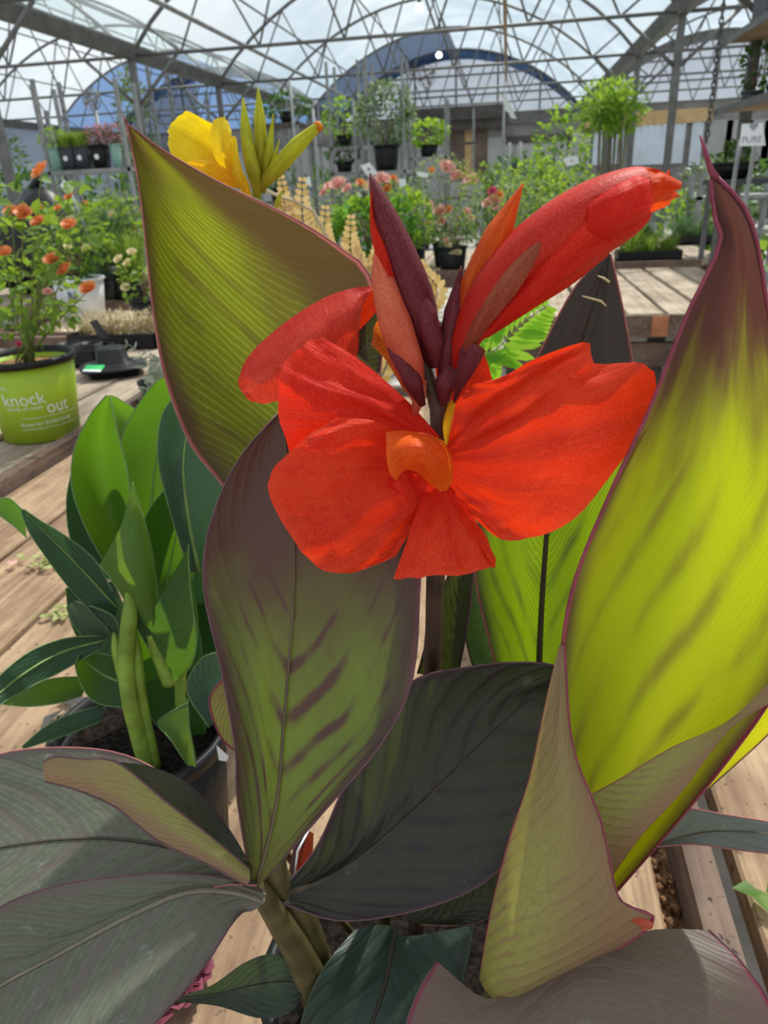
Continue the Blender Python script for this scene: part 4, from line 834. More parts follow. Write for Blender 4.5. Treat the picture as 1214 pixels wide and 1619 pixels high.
petal(ff, RPm, [[(722, 585, .332), (735, 520, .325), (775, 450, .318), (820, 400, .314), (862, 368, .313)], [(728, 585, .328), (755, 515, .318), (800, 450, .311), (835, 405, .309), (863, 370, .312)], [(732, 580, .330), (770, 520, .321), (815, 465, .314), (845, 415, .311), (864, 373, .312)]], 'sepal', 18, 9, 0, 45, 'maroon-green sepal')
petal(ff, RPd, [[(715, 640, .332), (722, 590, .328), (728, 545, .327)], [(722, 632, .328), (740, 580, .321), (755, 545, .320)], [(728, 620, .330), (752, 585, .325), (768, 555, .324)]], 'sepal', 10, 7, 0, 46)
# browned spots: torn yellow streaks on the back-lit tip
for pts in ([(920, 468, .418), (935, 472, .417), (950, 476, .417), (958, 484, .418)], [(945, 436, .414), (955, 440, .414), (963, 446, .415)]):
    m_ = MB(); m_.tube([H(*p) for p in pts], [.0004, .0007, .0008, .0005][:len(pts)], 5); m_.build('dry_tear', 'cream', rc)

# ================================================================ green canna in a black pot behind, left
GB = onz(262, 1335, BZ); GB.z = BZ
gc = empty('green_canna', GB, 'green-leaved canna in a black nursery pot at left, no flower', 'potted canna')
pot(gc, GB, .098, .185, 'black', seg=28)
def gl(mat, cs, rib=None, seed=1, n=22, m=13, label=None, marg='margin_green', ribw=.0025): return leaf(gc, mat, cs, marg, 'leaf', n, m, rib, ribw, .002, seed, label=label, rimr=.0006)
gl(LM_green, [[(215, 945, .66), (160, 880, .66), (118, 790, .66), (115, 720, .66), (140, 660, .66), (168, 625, .66)], [(218, 945, .665), (180, 870, .685), (150, 790, .69), (145, 720, .688), (155, 660, .675), (172, 625, .66)], [(222, 945, .665), (200, 880, .69), (185, 800, .695), (175, 725, .69), (170, 665, .675), (174, 625, .66)], [(226, 945, .66), (216, 870, .66), (208, 800, .655), (200, 740, .655), (185, 680, .655), (174, 625, .66)]], seed=51, label='bright translucent upright leaf')
gl(LM_lgreen, [[(222, 985, .645), (178, 920, .645), (157, 893, .655)], [(232, 985, .635), (205, 900, .622), (188, 838, .63)], [(246, 975, .635), (228, 880, .625), (203, 790, .635)], [(252, 960, .645), (238, 860, .645), (209, 762, .65)]], seed=52, n=16, m=13)
gl(LM_green, [[(220, 1110, .72), (195, 1000, .725), (200, 900, .73)], [(260, 1120, .725), (258, 1000, .735), (252, 885, .735)], [(300, 1110, .72), (318, 1000, .725), (305, 870, .73)]], seed=151, n=14, m=9)
gl(LM_gteal, [[(290, 1120, .70), (296, 1000, .705), (305, 880, .71)], [(330, 1125, .705), (345, 1000, .71), (345, 870, .715)], [(372, 1110, .70), (388, 1000, .70), (382, 880, .70)]], seed=152, n=14, m=9)
gl(LM_gteal, [[(140, 1040, .70), (112, 985, .70), (104, 930, .70)], [(175, 1080, .705), (160, 1000, .71), (140, 920, .71)], [(212, 1090, .70), (208, 1000, .70), (180, 920, .70)]], seed=153, n=14, m=9)
gl(LM_green, [[(235, 1010, .70), (215, 930, .705), (225, 830, .71), (270, 760, .71)], [(255, 1010, .70), (262, 930, .71), (280, 840, .715), (300, 770, .71)], [(275, 1000, .695), (300, 930, .695), (320, 850, .70), (330, 790, .70)]], seed=154, n=14, m=9, rib='rib_green')
gl(LM_green, [[(250, 1150, .66), (232, 1120, .665), (225, 1080, .67)], [(280, 1165, .66), (275, 1120, .67), (268, 1070, .675)], [(325, 1160, .655), (322, 1120, .66), (310, 1070, .665)]], seed=155, n=12, m=7)
gl(LM_gteal, [[(190, 930, .70), (120, 870, .70), (105, 800, .71), (115, 735, .71)], [(195, 920, .71), (140, 860, .72), (125, 790, .725), (120, 730, .715)], [(200, 910, .71), (160, 850, .715), (140, 780, .72), (124, 730, .712)]], seed=53, n=16, m=9)
gl(LM_green, [[(225, 940, .72), (200, 800, .73), (190, 700, .74), (240, 610, .74), (290, 585, .73)], [(235, 940, .72), (238, 820, .735), (250, 710, .745), (280, 630, .745), (310, 585, .73)], [(250, 935, .72), (270, 850, .72), (300, 760, .72), (330, 660, .72), (330, 590, .72)]], rib='rib_green', seed=54, label='dark green leaf behind the bright one')
gl(LM_gteal, [[(300, 905, .66), (275, 830, .665), (250, 730, .67), (255, 660, .675), (280, 620, .68)], [(315, 905, .67), (300, 830, .675), (290, 740, .68), (300, 660, .685), (310, 610, .68)], [(330, 905, .67), (345, 850, .67), (360, 770, .67), (370, 700, .67), (350, 610, .67)]], seed=55, rib='rib_green', label='broad blue-green leaf beside the bronze leaf')
gl(LM_green, [[(200, 760, .76), (172, 690, .77), (168, 640, .775), (176, 625, .77)], [(215, 760, .765), (205, 700, .775), (195, 655, .78), (180, 626, .77)], [(235, 750, .765), (235, 690, .77), (222, 655, .77), (184, 628, .77)]], seed=56, n=14, m=9)
# left leaf bending out
gl(LM_gteal, [[(175, 1000, .66), (110, 930, .65), (65, 870, .64), (45, 840, .64), (33, 808, .64)], [(185, 960, .665), (130, 900, .66), (80, 850, .65), (58, 828, .645), (36, 806, .64)], [(178, 935, .655), (150, 885, .655), (100, 845, .65), (62, 822, .645), (38, 805, .64)]], seed=57, rib='rib_green', label='arching leaf reaching left with folded tip')
gl(LM_green, [[(42, 850, .64), (20, 830, .645), (-5, 812, .65)], [(40, 830, .64), (18, 806, .648), (-8, 795, .652)], [(36, 806, .64), (15, 788, .648), (-6, 790, .652)]], seed=58, n=12, m=7)
gl(LM_gteal, [[(130, 1005, .67), (115, 985, .67), (105, 960, .67)], [(175, 1010, .665), (140, 970, .66), (110, 955, .665)], [(188, 1020, .66), (180, 975, .65), (120, 950, .66)]], seed=59, n=14, m=9)
gl(LM_gteal, [[(165, 1005, .66), (100, 1010, .64), (40, 1035, .61), (-10, 1080, .57), (-40, 1130, .54)], [(165, 1012, .66), (100, 1030, .638), (45, 1060, .605), (-5, 1100, .565), (-40, 1145, .535)], [(160, 1025, .655), (100, 1060, .63), (50, 1085, .60), (0, 1115, .562), (-38, 1160, .53)]], seed=60, rib='rib_green', label='blue-green leaf drooping over the left edge')
gl(LM_green, [[(130, 1070, .67), (90, 1072, .655), (40, 1085, .64), (5, 1112, .63)], [(135, 1085, .665), (90, 1095, .65), (45, 1100, .635), (6, 1113, .63)], [(130, 1100, .655), (90, 1112, .642), (45, 1117, .632), (6, 1114, .63)]], seed=61, n=14, m=7, label='narrow green leaf low at left')
gl(LM_green, [[(225, 1120, .63), (150, 1110, .63), (120, 1060, .635), (125, 1035, .64)], [(220, 1085, .645), (170, 1070, .65), (135, 1045, .65), (127, 1034, .642)], [(210, 1050, .655), (170, 1035, .655), (140, 1032, .65), (128, 1033, .643)]], seed=62, n=14, m=9, rib='rib_green')
gl(LM_green, [[(235, 1120, .69), (215, 1090, .69), (205, 1060, .69)], [(245, 1110, .69), (250, 1070, .695), (245, 1035, .695)], [(240, 1110, .685), (255, 1080, .685), (252, 1045, .685)]], seed=63, n=12, m=7)
gl(LM_green, [[(265, 1075, .64), (210, 980, .64), (213, 945, .64), (240, 945, .64)], [(275, 1075, .635), (255, 1000, .635), (245, 960, .635), (246, 950, .638)], [(305, 1050, .63), (310, 980, .63), (295, 900, .64), (290, 880, .645)], [(295, 1065, .625), (310, 1020, .62), (300, 920, .63), (298, 860, .64)]], seed=64, label='folded dark green leaf by the stalks')
gl(LM_gteal, [[(330, 1150, .60), (295, 1090, .61), (320, 1040, .62), (360, 1030, .62)], [(345, 1140, .605), (340, 1090, .615), (350, 1050, .62), (370, 1035, .62)], [(380, 1130, .60), (375, 1090, .605), (375, 1060, .61), (375, 1040, .615)]], seed=65, n=14, m=9)
gl(LM_lgreen, [[(300, 1215, .60), (270, 1170, .60), (250, 1140, .61), (298, 1110, .62)], [(302, 1215, .60), (290, 1180, .605), (285, 1150, .61), (297, 1108, .62)], [(310, 1212, .60), (303, 1180, .605), (299, 1150, .61), (296, 1106, .62)]], seed=66, n=12, m=7, label='curled young yellow-green leaf at the soil')
gl(LM_gteal, [[(160, 1115, .64), (110, 1130, .62), (70, 1150, .60), (35, 1180, .58)], [(165, 1125, .635), (115, 1145, .615), (75, 1162, .597), (36, 1182, .58)], [(160, 1140, .63), (110, 1160, .61), (75, 1172, .595), (37, 1184, .58)]], seed=67, n=12, m=7)
gl(LM_green, [[(310, 1100, .68), (320, 1050, .69), (315, 1000, .70), (300, 960, .70)], [(330, 1100, .68), (345, 1040, .69), (345, 990, .70), (330, 950, .70)], [(345, 1090, .675), (365, 1030, .68), (360, 980, .69), (345, 940, .69)]], seed=68, n=14, m=9)
for pts, r_ in (([(222, 1172, .62), (205, 1110, .62), (200, 1040, .63), (208, 950, .64), (216, 875, .645)], .0085), ([(236, 1170, .625), (222, 1100, .63), (215, 1000, .64)], .0065), ([(205, 1110, .62), (190, 1050, .635), (180, 1000, .65)], .006), ([(270, 1080, .64), (245, 1010, .645), (230, 950, .65)], .009), ([(300, 1190, .62), (285, 1100, .65), (300, 950, .67)], .006)):
    P = [H(*p) for p in pts]; P[0].z = min(P[0].z, BZ+.163) if pts[0][1] > 1150 else P[0].z
    m_ = MB(); m_.tube(spl(P, 18), [r_*(1-.75*max(0, (k-11)/6)**2) for k in range(18)], 10); m_.build('stalk', 'stem_green', gc)
# small white marker by the pot
m_ = MB(); a = H(358, 1192, .585); m_.add([H(342, 1178, .60), H(362, 1196, .60), H(358, 1204, .60), H(346, 1202, .60)], [(0, 1, 2, 3)]); m_.build('white_marker', 'white', gc)

# ================================================================ yellow canna behind the olive leaf
q = H(412, 300, .98); YB = V((q.x, q.y, BZ))
yc = empty('yellow_canna', YB, 'yellow-flowered canna standing behind the big olive leaf', 'potted canna')
pot(yc, YB, .095, .18, 'black', seg=24)
P = [YB+V((0, 0, .16)), YB+V((.0, 0, .4)), H(408, 330, .98), H(412, 270, .98), H(418, 220, .98)]
m_ = MB(); m_.tube(spl(P, 24), .0055, 10); m_.build('flower_stem', 'stem_green', yc)
yf = None
mb = MB(); mb.tube(spl([H(395, 330, .98), H(385, 290, .97), H(370, 270, .96)], 8), .006, 10); yf = mb.build('flower', YP, yc); yf['label'] = 'open yellow flower'
def yp(mat, cs, seed, wav=.004): return petal(yf, mat, cs, 'petal', 16, 21, wav, seed, ruf=.005)
yp(YP, [[(372, 280, .96), (325, 290, .955), (290, 270, .95), (270, 245, .95)], [(368, 270, .965), (320, 255, .965), (290, 240, .96), (266, 220, .955)], [(362, 260, .97), (330, 230, .975), (300, 210, .97), (268, 200, .965)], [(360, 255, .97), (345, 220, .975), (320, 195, .97), (292, 176, .965)], [(362, 255, .965), (352, 225, .965), (340, 200, .96), (325, 190, .96)]], 71)
yp(YP, [[(365, 280, .95), (340, 250, .945), (332, 215, .95), (337, 190, .955)], [(372, 275, .945), (355, 245, .935), (350, 210, .94), (355, 187, .95)], [(378, 275, .95), (370, 245, .945), (366, 215, .945), (366, 205, .95)]], 72, .002)
yp(YPo, [[(385, 300, .955), (340, 290, .94), (310, 285, .93), (285, 275, .93)], [(380, 290, .95), (345, 278, .935), (320, 272, .925), (292, 265, .925)], [(380, 282, .95), (350, 262, .935), (330, 255, .925), (300, 252, .925)]], 73, .002)
yp(YP, [[(388, 310, .955), (372, 285, .945), (362, 255, .945), (365, 220, .95)], [(390, 312, .95), (380, 280, .94), (372, 250, .94), (370, 215, .945)], [(390, 310, .955), (386, 280, .95), (378, 250, .95), (374, 220, .95)]], 74, .001)
for pts, rads, mt_ in (([(405, 300, .975), (395, 250, .97), (388, 200, .97), (384, 155, .972)], [.005, .009, .007, .001], YG), ([(410, 290, .98), (412, 230, .98), (410, 180, .98), (408, 138, .982)], [.005, .010, .0085, .0008], YG), ([(415, 300, .975), (425, 240, .975), (432, 180, .978)], [.005, .007, .0006], YG), ([(415, 305, .975), (430, 260, .975), (442, 220, .978)], [.004, .005, .0006], YG), ([(408, 310, .97), (400, 270, .965), (390, 225, .965), (384, 190, .968)], [.004, .009, .0075, .001], YG), ([(430, 340, .98), (440, 315, .98), (447, 300, .98)], [.002, .004, .0006], YG)):
    bud(yc, pts, rads, mt_)
o = bud(yc, [(408, 300, .975), (435, 270, .968), (470, 230, .964), (506, 197, .964)], [.006, .0115, .0115, .0055], YG, label='plump yellow-green bud with orange tip')
bb = MB(); bb.tube([H(500, 203, .9635), H(505, 198, .9635), H(508, 195, .9635)], [.0058, .0060, .003], 10); bb.build('bud_tip', YT, o)
leaf(yc, LM_green, [[(420, 900, .93), (380, 700, .93), (430, 520, .93)], [(460, 900, .95), (460, 700, .95), (450, 520, .94)], [(500, 900, .95), (520, 700, .95), (470, 520, .93)]], 'margin_green', n=14, m=9)
leaf(yc, LM_green, [[(425, 900, .97), (470, 640, .99), (510, 480, 1.0)], [(440, 900, .97), (500, 660, .99), (515, 490, 1.0)], [(455, 900, .97), (530, 680, .99), (520, 495, 1.0)]], 'margin_green', n=14, m=9)
# ================================================================ lime pot rose on the left bench
KB = onz(68, 684, BZ); KB.z = BZ
kr = empty('rose_bush', KB, 'orange rose bush in a lime green printed pot at left', 'rose bush')
kr_r, kr_h = .156, .275
kp = pot(kr, KB, kr_r, kr_h, 'lime', 'black', 40, 0, .80, 'soilbrown', .022)
def bent_text(txt, size, ang0, z, parent, mat='print', r_at=None, align='LEFT', sx=1.0):
    cu = bpy.data.curves.new('t', 'FONT'); cu.body = txt; cu.size = size; cu.align_x = align; cu.resolution_u = 3
    ob = bpy.data.objects.new('t', cu); COL.objects.link(ob)
    dg = bpy.context.evaluated_depsgraph_get(); me = ob.evaluated_get(dg).to_mesh()
    tv = [V(v.co) for v in me.vertices]; tf = [tuple(p.vertices) for p in me.polygons]
    bpy.data.objects.remove(ob); bpy.data.curves.remove(cu)
    mb = MB(); vs = []
    for v in tv:
        zz = z+v.y; rr = kr_r*(.80+.20*zz/kr_h)+.0016; a = ang0+v.x*sx/rr
        vs.append(KB+V((math.sin(a)*rr, -math.cos(a)*rr, zz)))
    mb.add(vs, tf, None, 0, False); return mb.build('lettering', mat, parent)
A0 = math.atan2(-KB.x, KB.y)          # angle of the pot's face that looks at the camera
A0 = math.atan2(C0.x-KB.x, KB.y-C0.y)
def ka(px, z):                        # angle on the pot where a pixel column falls
    best = None
    for i in range(-60, 61):
        a = A0+i*.02; rr = kr_r*(.8+.2*z/kr_h); p = KB+V((math.sin(a)*rr, -math.cos(a)*rr, z)); d = p-C0; x = CX+F*d.dot(rt)/d.dot(fw)
        if best is None or abs(x-px) < best[0]: best = (abs(x-px), a)
    return best[1]
bent_text('the', .020, ka(-2, .19), .19, kp)
bent_text('knock', .060, ka(8, .135), .135, kp, sx=.92)
bent_text('out', .066, ka(74, .10), .098, kp, sx=.85)
bent_text('family of roses', .019, ka(14, .118), .118, kp)
bent_text('Roses for EVERYONE', .0185, ka(34, .062), .062, kp)
for z in (.088, .050):
    m_ = MB(); a1, a2 = ka(34, z), ka(118, z); n = 14; vs = []
    for i in range(n+1):
        a = a1+(a2-a1)*i/n
        for zz in (z, z+.0015):
            rr = kr_r*(.8+.2*zz/kr_h)+.0016; vs.append(KB+V((math.sin(a)*rr, -math.cos(a)*rr, zz)))
    m_.add(vs, [(2*i, 2*i+2, 2*i+3, 2*i+1) for i in range(n)]); m_.build('printed_line', 'print', kp)
rg = random.Random(31)
top = KB+V((0, 0, kr_h*.88)); KH = (KB-C0).dot(FH)
def rose_stems(root, base, tips, r=.004, mat='stem'):
    for t_ in tips:
        mid = base.lerp(t_, .5)+V((rg.uniform(-.03, .03), rg.uniform(-.03, .03), .02)); m_ = MB(); m_.tube(spl([base+V((rg.uniform(-.03, .03), rg.uniform(-.03, .03), 0)), mid, t_], 7), [r, r*.9, r*.8, r*.7, r*.6, r*.5, r*.4], 5); m_.build('stem', mat, root)
lm = MB(); leaf_shape(lm, Matrix.Identity(4), .045, .030, 0, .3, 4); lproto = lm.build('leaf', 'rose_leaf'); lme = lproto.data; bpy.data.objects.remove(lproto)
def leafobj(root, me, p, d, roll, s, mat=None):
    o = bpy.data.objects.new('leaf', me); COL.objects.link(o); o.parent = root
    o.matrix_local = Matrix.Translation(-root_of(root)) @ orient(p, d, roll) @ Matrix.Scale(s, 4)
blos = [(66, 272, -.05, .036, 'orange'), (110, 312, -.02, .018, 'orange'), (110, 357, -.12, .026, 'orange'), (38, 338, -.12, .03, 'orange'), (18, 335, -.05, .025, 'orange'), (62, 352, -.1, .026, 'orange'), (84, 412, -.15, .03, 'orange'), (104, 428, -.12, .03, 'orange'), (141, 458, -.1, .030, 'orange'), (8, 400, -.12, .024, 'orange'), (92, 330, .05, .014, 'orange'), (108, 390, -.05, .014, 'cream'), (76, 462, -.16, .016, 'pink'), (30, 545, -.14, .012, 'magenta')]
tips = []
for px, py, dh, r_, mt_ in blos:
    p = H(px, py, KH+dh); tips.append(p); m_ = MB(); blossom(m_, rg, p, r_, 0, V((rg.uniform(-.4, .4), -.6, .8))); m_.build('blossom', mt_, kr)
rose_stems(kr, top, tips)
n = 0
while n < 210:
    px = rg.uniform(-70, 140); py = rg.uniform(285, 550); dh = rg.uniform(-.2, .16)
    cx_ = 45+(550-py)*.05; w_ = 90*math.sin(max(0.05, min(1, (560-py)/200))*1.57)
    if abs(px-cx_) > w_: continue
    if py < 340 and rg.random() < .5: continue
    leafobj(kr, lme, H(px, py, KH+dh), rnd_dir(rg, -.3), rg.uniform(-1, 1), rg.uniform(.55, 1.25)); n += 1
m_ = MB(); crown(m_, rg, H(45, 470, KH), (.17, .15, .14), 260, .035, .022); props(m_.build('inner_foliage', 'rose_leaf', kr), None, None, None, 'stuff')
m_ = MB(); m_.tube([H(25, 300, KH-.1), H(27, 285, KH-.1), H(30, 272, KH-.1)], [.004, .007, .001], 6); m_.build('rose_bud', 'rose_leaf', kr)
# ---------------------------------------------------------------- generic potted plants
def potted(label, base, r, h, pmat, cat, name='potted_plant', foliage=None, blooms=None, group=None, sq=0, trunk=None, seed=1, rim=None, seg=16):
    """foliage: list of (centre offset, radii, n, L, w, mat); blooms: list of (offset, radius, mat)"""
    rg = random.Random(seed); base = V(base); t = empty(name, base, label, cat, group)
    pot(t, base, r, h, pmat, rim, seg, sq, .8)
    tp = base+V((0, 0, h*.86))
    for i, (c, rad, n, L, w, mt_) in enumerate(foliage or []):
        m_ = MB(); crown(m_, rg, base+V(c), rad, n, L, w); props(m_.build('foliage', mt_, t), None, None, None, 'stuff')
        m_ = MB()
        for _ in range(4):
            e = base+V(c)+V((rg.uniform(-.5, .5)*rad[0], rg.uniform(-.5, .5)*rad[1], rg.uniform(-.3, .5)*rad[2])); m_.tube(spl([tp, tp.lerp(e, .5)+V((rg.uniform(-.02, .02), 0, 0)), e], 5), .006 if not trunk else trunk, 5)
        m_.build('stem', 'twig', t)
    for c, rr, mt_ in (blooms or []):
        m_ = MB(); blossom(m_, rg, base+V(c), rr, 0, V((rg.uniform(-.4, .4), -.7, .8))); m_.build('blossom', mt_, t)
    return t
def at(px, py, y): return ony(px, py, y)
# roses on the rose bench: (pixel of pot base, r, crown...)
def rose(label, px, py, blooms, mat, seed, y=None, w=.24, hh=.5, pm='black', leafm='rose_leaf2', n=420, group='roses on the middle bench', z=BZ, L=.036):
    b0 = onz(px, py, z) if y is None else V((ony(px, py, y).x, y, z)); b0.z = z
    bl = []
    for bx, by, r_, m2 in blooms:
        p = ony(bx, by, b0.y-.12); bl.append((p-b0, r_, m2))
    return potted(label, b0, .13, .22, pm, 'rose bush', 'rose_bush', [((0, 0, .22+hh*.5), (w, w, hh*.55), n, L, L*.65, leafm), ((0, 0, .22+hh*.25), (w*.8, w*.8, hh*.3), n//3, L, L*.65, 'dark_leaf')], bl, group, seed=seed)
rose('pink rose bush with the tallest blooms at centre', 705, 420, [(706, 266, .085, 'pink'), (722, 280, .07, 'pink'), (745, 287, .08, 'pink'), (682, 270, .035, 'orange'), (695, 335, .07, 'pink'), (708, 333, .05, 'orange'), (698, 352, .06, 'pink'), (726, 345, .03, 'magenta')], 'pink', 41, w=.36, hh=.72, n=700)
rose('pink and magenta rose bush right of the tallest one', 775, 425, [(778, 303, .05, 'magenta'), (789, 309, .045, 'orange'), (782, 318, .07, 'pink'), (770, 322, .05, 'pink'), (738, 335, .04, 'pink'), (745, 345, .04, 'cream'), (750, 408, .04, 'pink'), (785, 330, .035, 'pink')], 'pink', 42, w=.34, hh=.62, n=620, leafm='rose_leaf')
rose('small cream rose bush low between pink roses', 715, 430, [(717, 398, .04, 'cream'), (708, 388, .04, 'cream'), (724, 400, .035, 'cream'), (706, 380, .03, 'pink')], 'cream', 43, w=.22, hh=.25, n=240)
rose('pale pink rose bush behind the maroon bud', 600, 420, [(590, 295, .09, 'pink'), (605, 285, .08, 'pink'), (570, 290, .05, 'orange'), (622, 282, .04, 'orange'), (630, 288, .035, 'pink'), (612, 300, .06, 'orange')], 'pink', 44, w=.30, hh=.6, n=420)
rose('pink rose bush left of the maroon bud', 530, 425, [(535, 293, .09, 'pink'), (550, 300, .06, 'pink'), (512, 305, .05, 'pink'), (520, 295, .05, 'pink')], 'pink', 45, w=.26, hh=.55, n=360)
rose('leafy green rose bush with few blooms between the pink roses', 640, 420, [(645, 322, .04, 'pink'), (652, 330, .035, 'cream'), (676, 325, .06, 'pink'), (665, 345, .03, 'cream')], 'pink', 46, w=.27, hh=.5, n=460, leafm='bright_leaf')
# hydrangea
hb = onz(560, 455, BZ); hb = V((hb.x, 6.95, BZ))
potted('broad-leaved green hydrangea below the pink roses', hb, .13, .2, 'black', 'hydrangea', 'hydrangea', [((0, 0, .38), (.36, .28, .24), 240, .13, .09, 'hyd_leaf'), ((-.1, -.05, .5), (.22, .2, .12), 70, .12, .09, 'bright_leaf')], [((-.05, -.1, .66), .06, 'silver')], None, seed=47)
potted('bright green shrub beside the pink roses', V((ony(655, 400, 7.2).x, 7.0, BZ)), .12, .2, 'black', 'shrub', 'potted_shrub', [((0, 0, .42), (.2, .2, .26), 300, .06, .04, 'bright_leaf')], None, None, seed=48)
# golden fern fronds
def frond(root, pts, L, n, mat, w=.010, name='frond', taper=True, ang=.9, droop=.0, smat='twig'):
    P = spl(pts, n+4); m_ = MB(); m_.tube(P, [.0022*(1-.7*i/(n+3)) for i in range(n+4)], 5, 1)
    for i in range(2, n+3):
        d = (P[min(i+1, n+3)]-P[i-1]).normalized(); vd = (P[i]-C0).normalized(); s = d.cross(vd).normalized()
        k = min(1, (1-(i-2)/(n+1))*3.2+.22) if taper else 1
        for sg in (-1, 1):
            dd = s*sg*math.sin(ang)+d*math.cos(ang)+V((0, 0, -droop)); dd.normalize(); ww = d.cross(V((0, 0, 0))) if 0 else d
            a = P[i]; e = a+dd*L*k; q = dd.cross(vd).normalized()*w*k**.5
            m_.add([a, a.lerp(e, .35)+q, a.lerp(e, .8)+q*.7, e, a.lerp(e, .8)-q*.7, a.lerp(e, .35)-q], [(0, 1, 2, 3, 4, 5)])
    return m_.build(name, [mat, smat], root)
fb = H(560, 640, 1.75); fb.z = BZ
gf = empty('golden_fern', fb, 'fern with dry golden fronds behind the big olive leaf', 'fern')
pot(gf, fb, .09, .16, 'black', seg=20)
ft = fb+V((0, 0, .15))
for pts, L in (([(575, 440), (555, 400), (555, 335)], .030), ([(520, 430), (512, 385), (515, 320)], .030), ([(490, 400), (478, 340), (478, 275)], .030), ([(455, 360), (450, 320), (443, 272)], .026), ([(605, 450), (595, 420), (600, 370)], .028), ([(690, 470), (672, 430), (664, 410)], .024), ([(570, 470), (563, 440), (572, 400)], .022)):
    pp = [H(x, y, 1.72) for x, y in pts]; frond(gf, [ft, ft.lerp(pp[0], .55)+V((0, 0, .06))]+pp, L*1.15, 34, 'gold', .0085, ang=1.0)
m_ = MB(); m_.tube(spl([ft, H(520, 380, 1.72), H(440, 310, 1.70), H(420, 300, 1.7)], 12), .0035, 6); m_.build('stalk', 'dry', gf)
# bright green fern right of the flower
fb = H(800, 760, 1.15); fb.z = BZ
bf = empty('green_fern', fb, 'bright lime green fern frond plant right of the flower stem', 'fern')
pot(bf, fb, .07, .13, 'black', seg=20); ft = fb+V((0, 0, .12))
for pts, L, n in (([(750, 610), (790, 548), (830, 508), (870, 480)], .062, 30), ([(750, 590), (770, 575), (795, 570)], .03, 9), ([(742, 560), (758, 530), (775, 520)], .03, 9)):
    pp = [H(x, y, 1.13) for x, y in pts]; frond(bf, [ft]+pp, L, n, 'fern', .0085, ang=.85, smat='stem')
# ---------------------------------------------------------------- left: bed pots, grasses, bag
whitep = [(128, 470, .17, 'pale grey printed pot with large letter N behind the orange rose'), (186, 437, .15, 'pale grey pot to the right, farther back on the bark bed')]
for i, (px, py, r_, lab) in enumerate(whitep):
    b0 = V((ony(px, py, 4.75+i*.9).x, 4.75+i*.9, BZ+.0))
    t = potted(lab, b0, r_, .26, 'whitepot', 'potted shrub', 'potted_shrub', [((0, 0, .5), (.26, .22, .24), 420, .05, .035, 'rose_leaf'), ((0, 0, .42), (.2, .18, .16), 120, .05, .035, 'dark_leaf')], [((.1, -.1, .62), .04, 'cream'), ((.17, -.1, .45), .035, 'cream'), ((-.1, -.1, .7), .035, 'orange')], 'pale pots on the bark beds', seed=60+i)
    if i == 0:
        m_ = MB(); f0 = b0+V((.02, -r_*.93-.012, .12))
        for a, c in (((0, 0), (0, .07)), ((0, .07), (.045, 0)), ((.045, 0), (.045, .07))): m_.beam(f0+V((a[0], 0, a[1])), f0+V((c[0], 0, c[1])), .010, .004, V((0, 1, 0)))
        m_.build('letter', 'ink', t)
        p0, p1, q1 = ony(150, 398, 4.7), ony(112, 305, 4.7), ony(98, 289, 4.7)
        m_ = MB(); m_.tube([p0, p1], .007, 6); m_.build('tag_stake', 'pole', t); m_ = MB(); m_.beam(p1, q1, .045, .004, V((0, 1, 0))); m_.build('tag_head', 'white', t)
def grasspot(label, px, py, y, r, h, gh, n, mat, pm='black', z=BZ, group=None, sp=.6, w=.004, sq=0, seed=1):
    q = ony(px, py, y); b0 = V((q.x, y, z)); t = empty('potted_grass', b0, label, 'potted grass', group); pot(t, b0, r, h, pm, None, 16, sq, .8)
    m_ = MB(); grass_tuft(m_, random.Random(seed), b0+V((0, 0, h*.86)), r*.8, gh, n, w, sp); props(m_.build('grass_blades', mat, t), None, None, None, 'stuff'); return t
grasspot('tall dark blue-green grass in a black pot behind the orange rose', 172, 400, 5.6, .13, .2, .62, 420, 'grass2', seed=71, group='grasses at left')
grasspot('brighter green arching grass in a black pot by the olive leaf', 212, 440, 5.3, .10, .17, .42, 320, 'grass', seed=72, group='grasses at left')
grasspot('low grey-green grass clump at far left bed', 148, 420, 5.4, .13, .2, .55, 300, 'grass2', seed=73, group='grasses at left')
potted('cream rose with few pale blooms beside the olive leaf', V((ony(228, 480, 4.4).x, 4.4, BZ)), .09, .16, 'black', 'rose bush', 'rose_bush', [((0, 0, .26), (.12, .12, .14), 160, .04, .028, 'rose_leaf')], [((-.06, -.1, .40), .035, 'cream'), ((.03, -.1, .44), .03, 'cream'), ((-.04, -.12, .24), .032, 'cream'), ((-.01, -.1, .38), .03, 'cream')], None, seed=74)
potted('leafy green shrub with a yellow bloom behind the tall grass', V((ony(195, 400, 7.0).x, 7.0, BZ)), .13, .22, 'greypot', 'shrub', 'potted_shrub', [((0, 0, .5), (.3, .25, .3), 420, .05, .03, 'rose_leaf2')], [((.1, -.2, .62), .03, 'cream'), ((.2, -.2, .3), .035, 'orange'), ((.05, -.2, .35), .03, 'orange')], None, seed=75)
bp = V((ony(62, 330, 6.1).x, 6.1, BZ)); m_ = MB()
for c, rad in (((0, 0, .42), (.36, .26, .42)), ((-.34, .05, .30), (.26, .24, .30)), ((.2, .02, .3), (.24, .22, .3))):
    vs = []; nu, nv = 18, 12
    for j in range(nv+1):
        th = math.pi*j/nv
        for i in range(nu):
            ph = 2*math.pi*i/nu; d = V((math.sin(th)*math.cos(ph), math.sin(th)*math.sin(ph), math.cos(th))); k = 1+.16*noise.noise(d*3+V(c)*5)
            p = bp+V(c)+V((d.x*rad[0]*k, d.y*rad[1]*k, d.z*rad[2]*k)); p.z = max(p.z, BZ+.002); vs.append(p)
    m_.add(vs, [(j*nu+i, j*nu+(i+1) % nu, (j+1)*nu+(i+1) % nu, (j+1)*nu+i) for j in range(nv) for i in range(nu)])
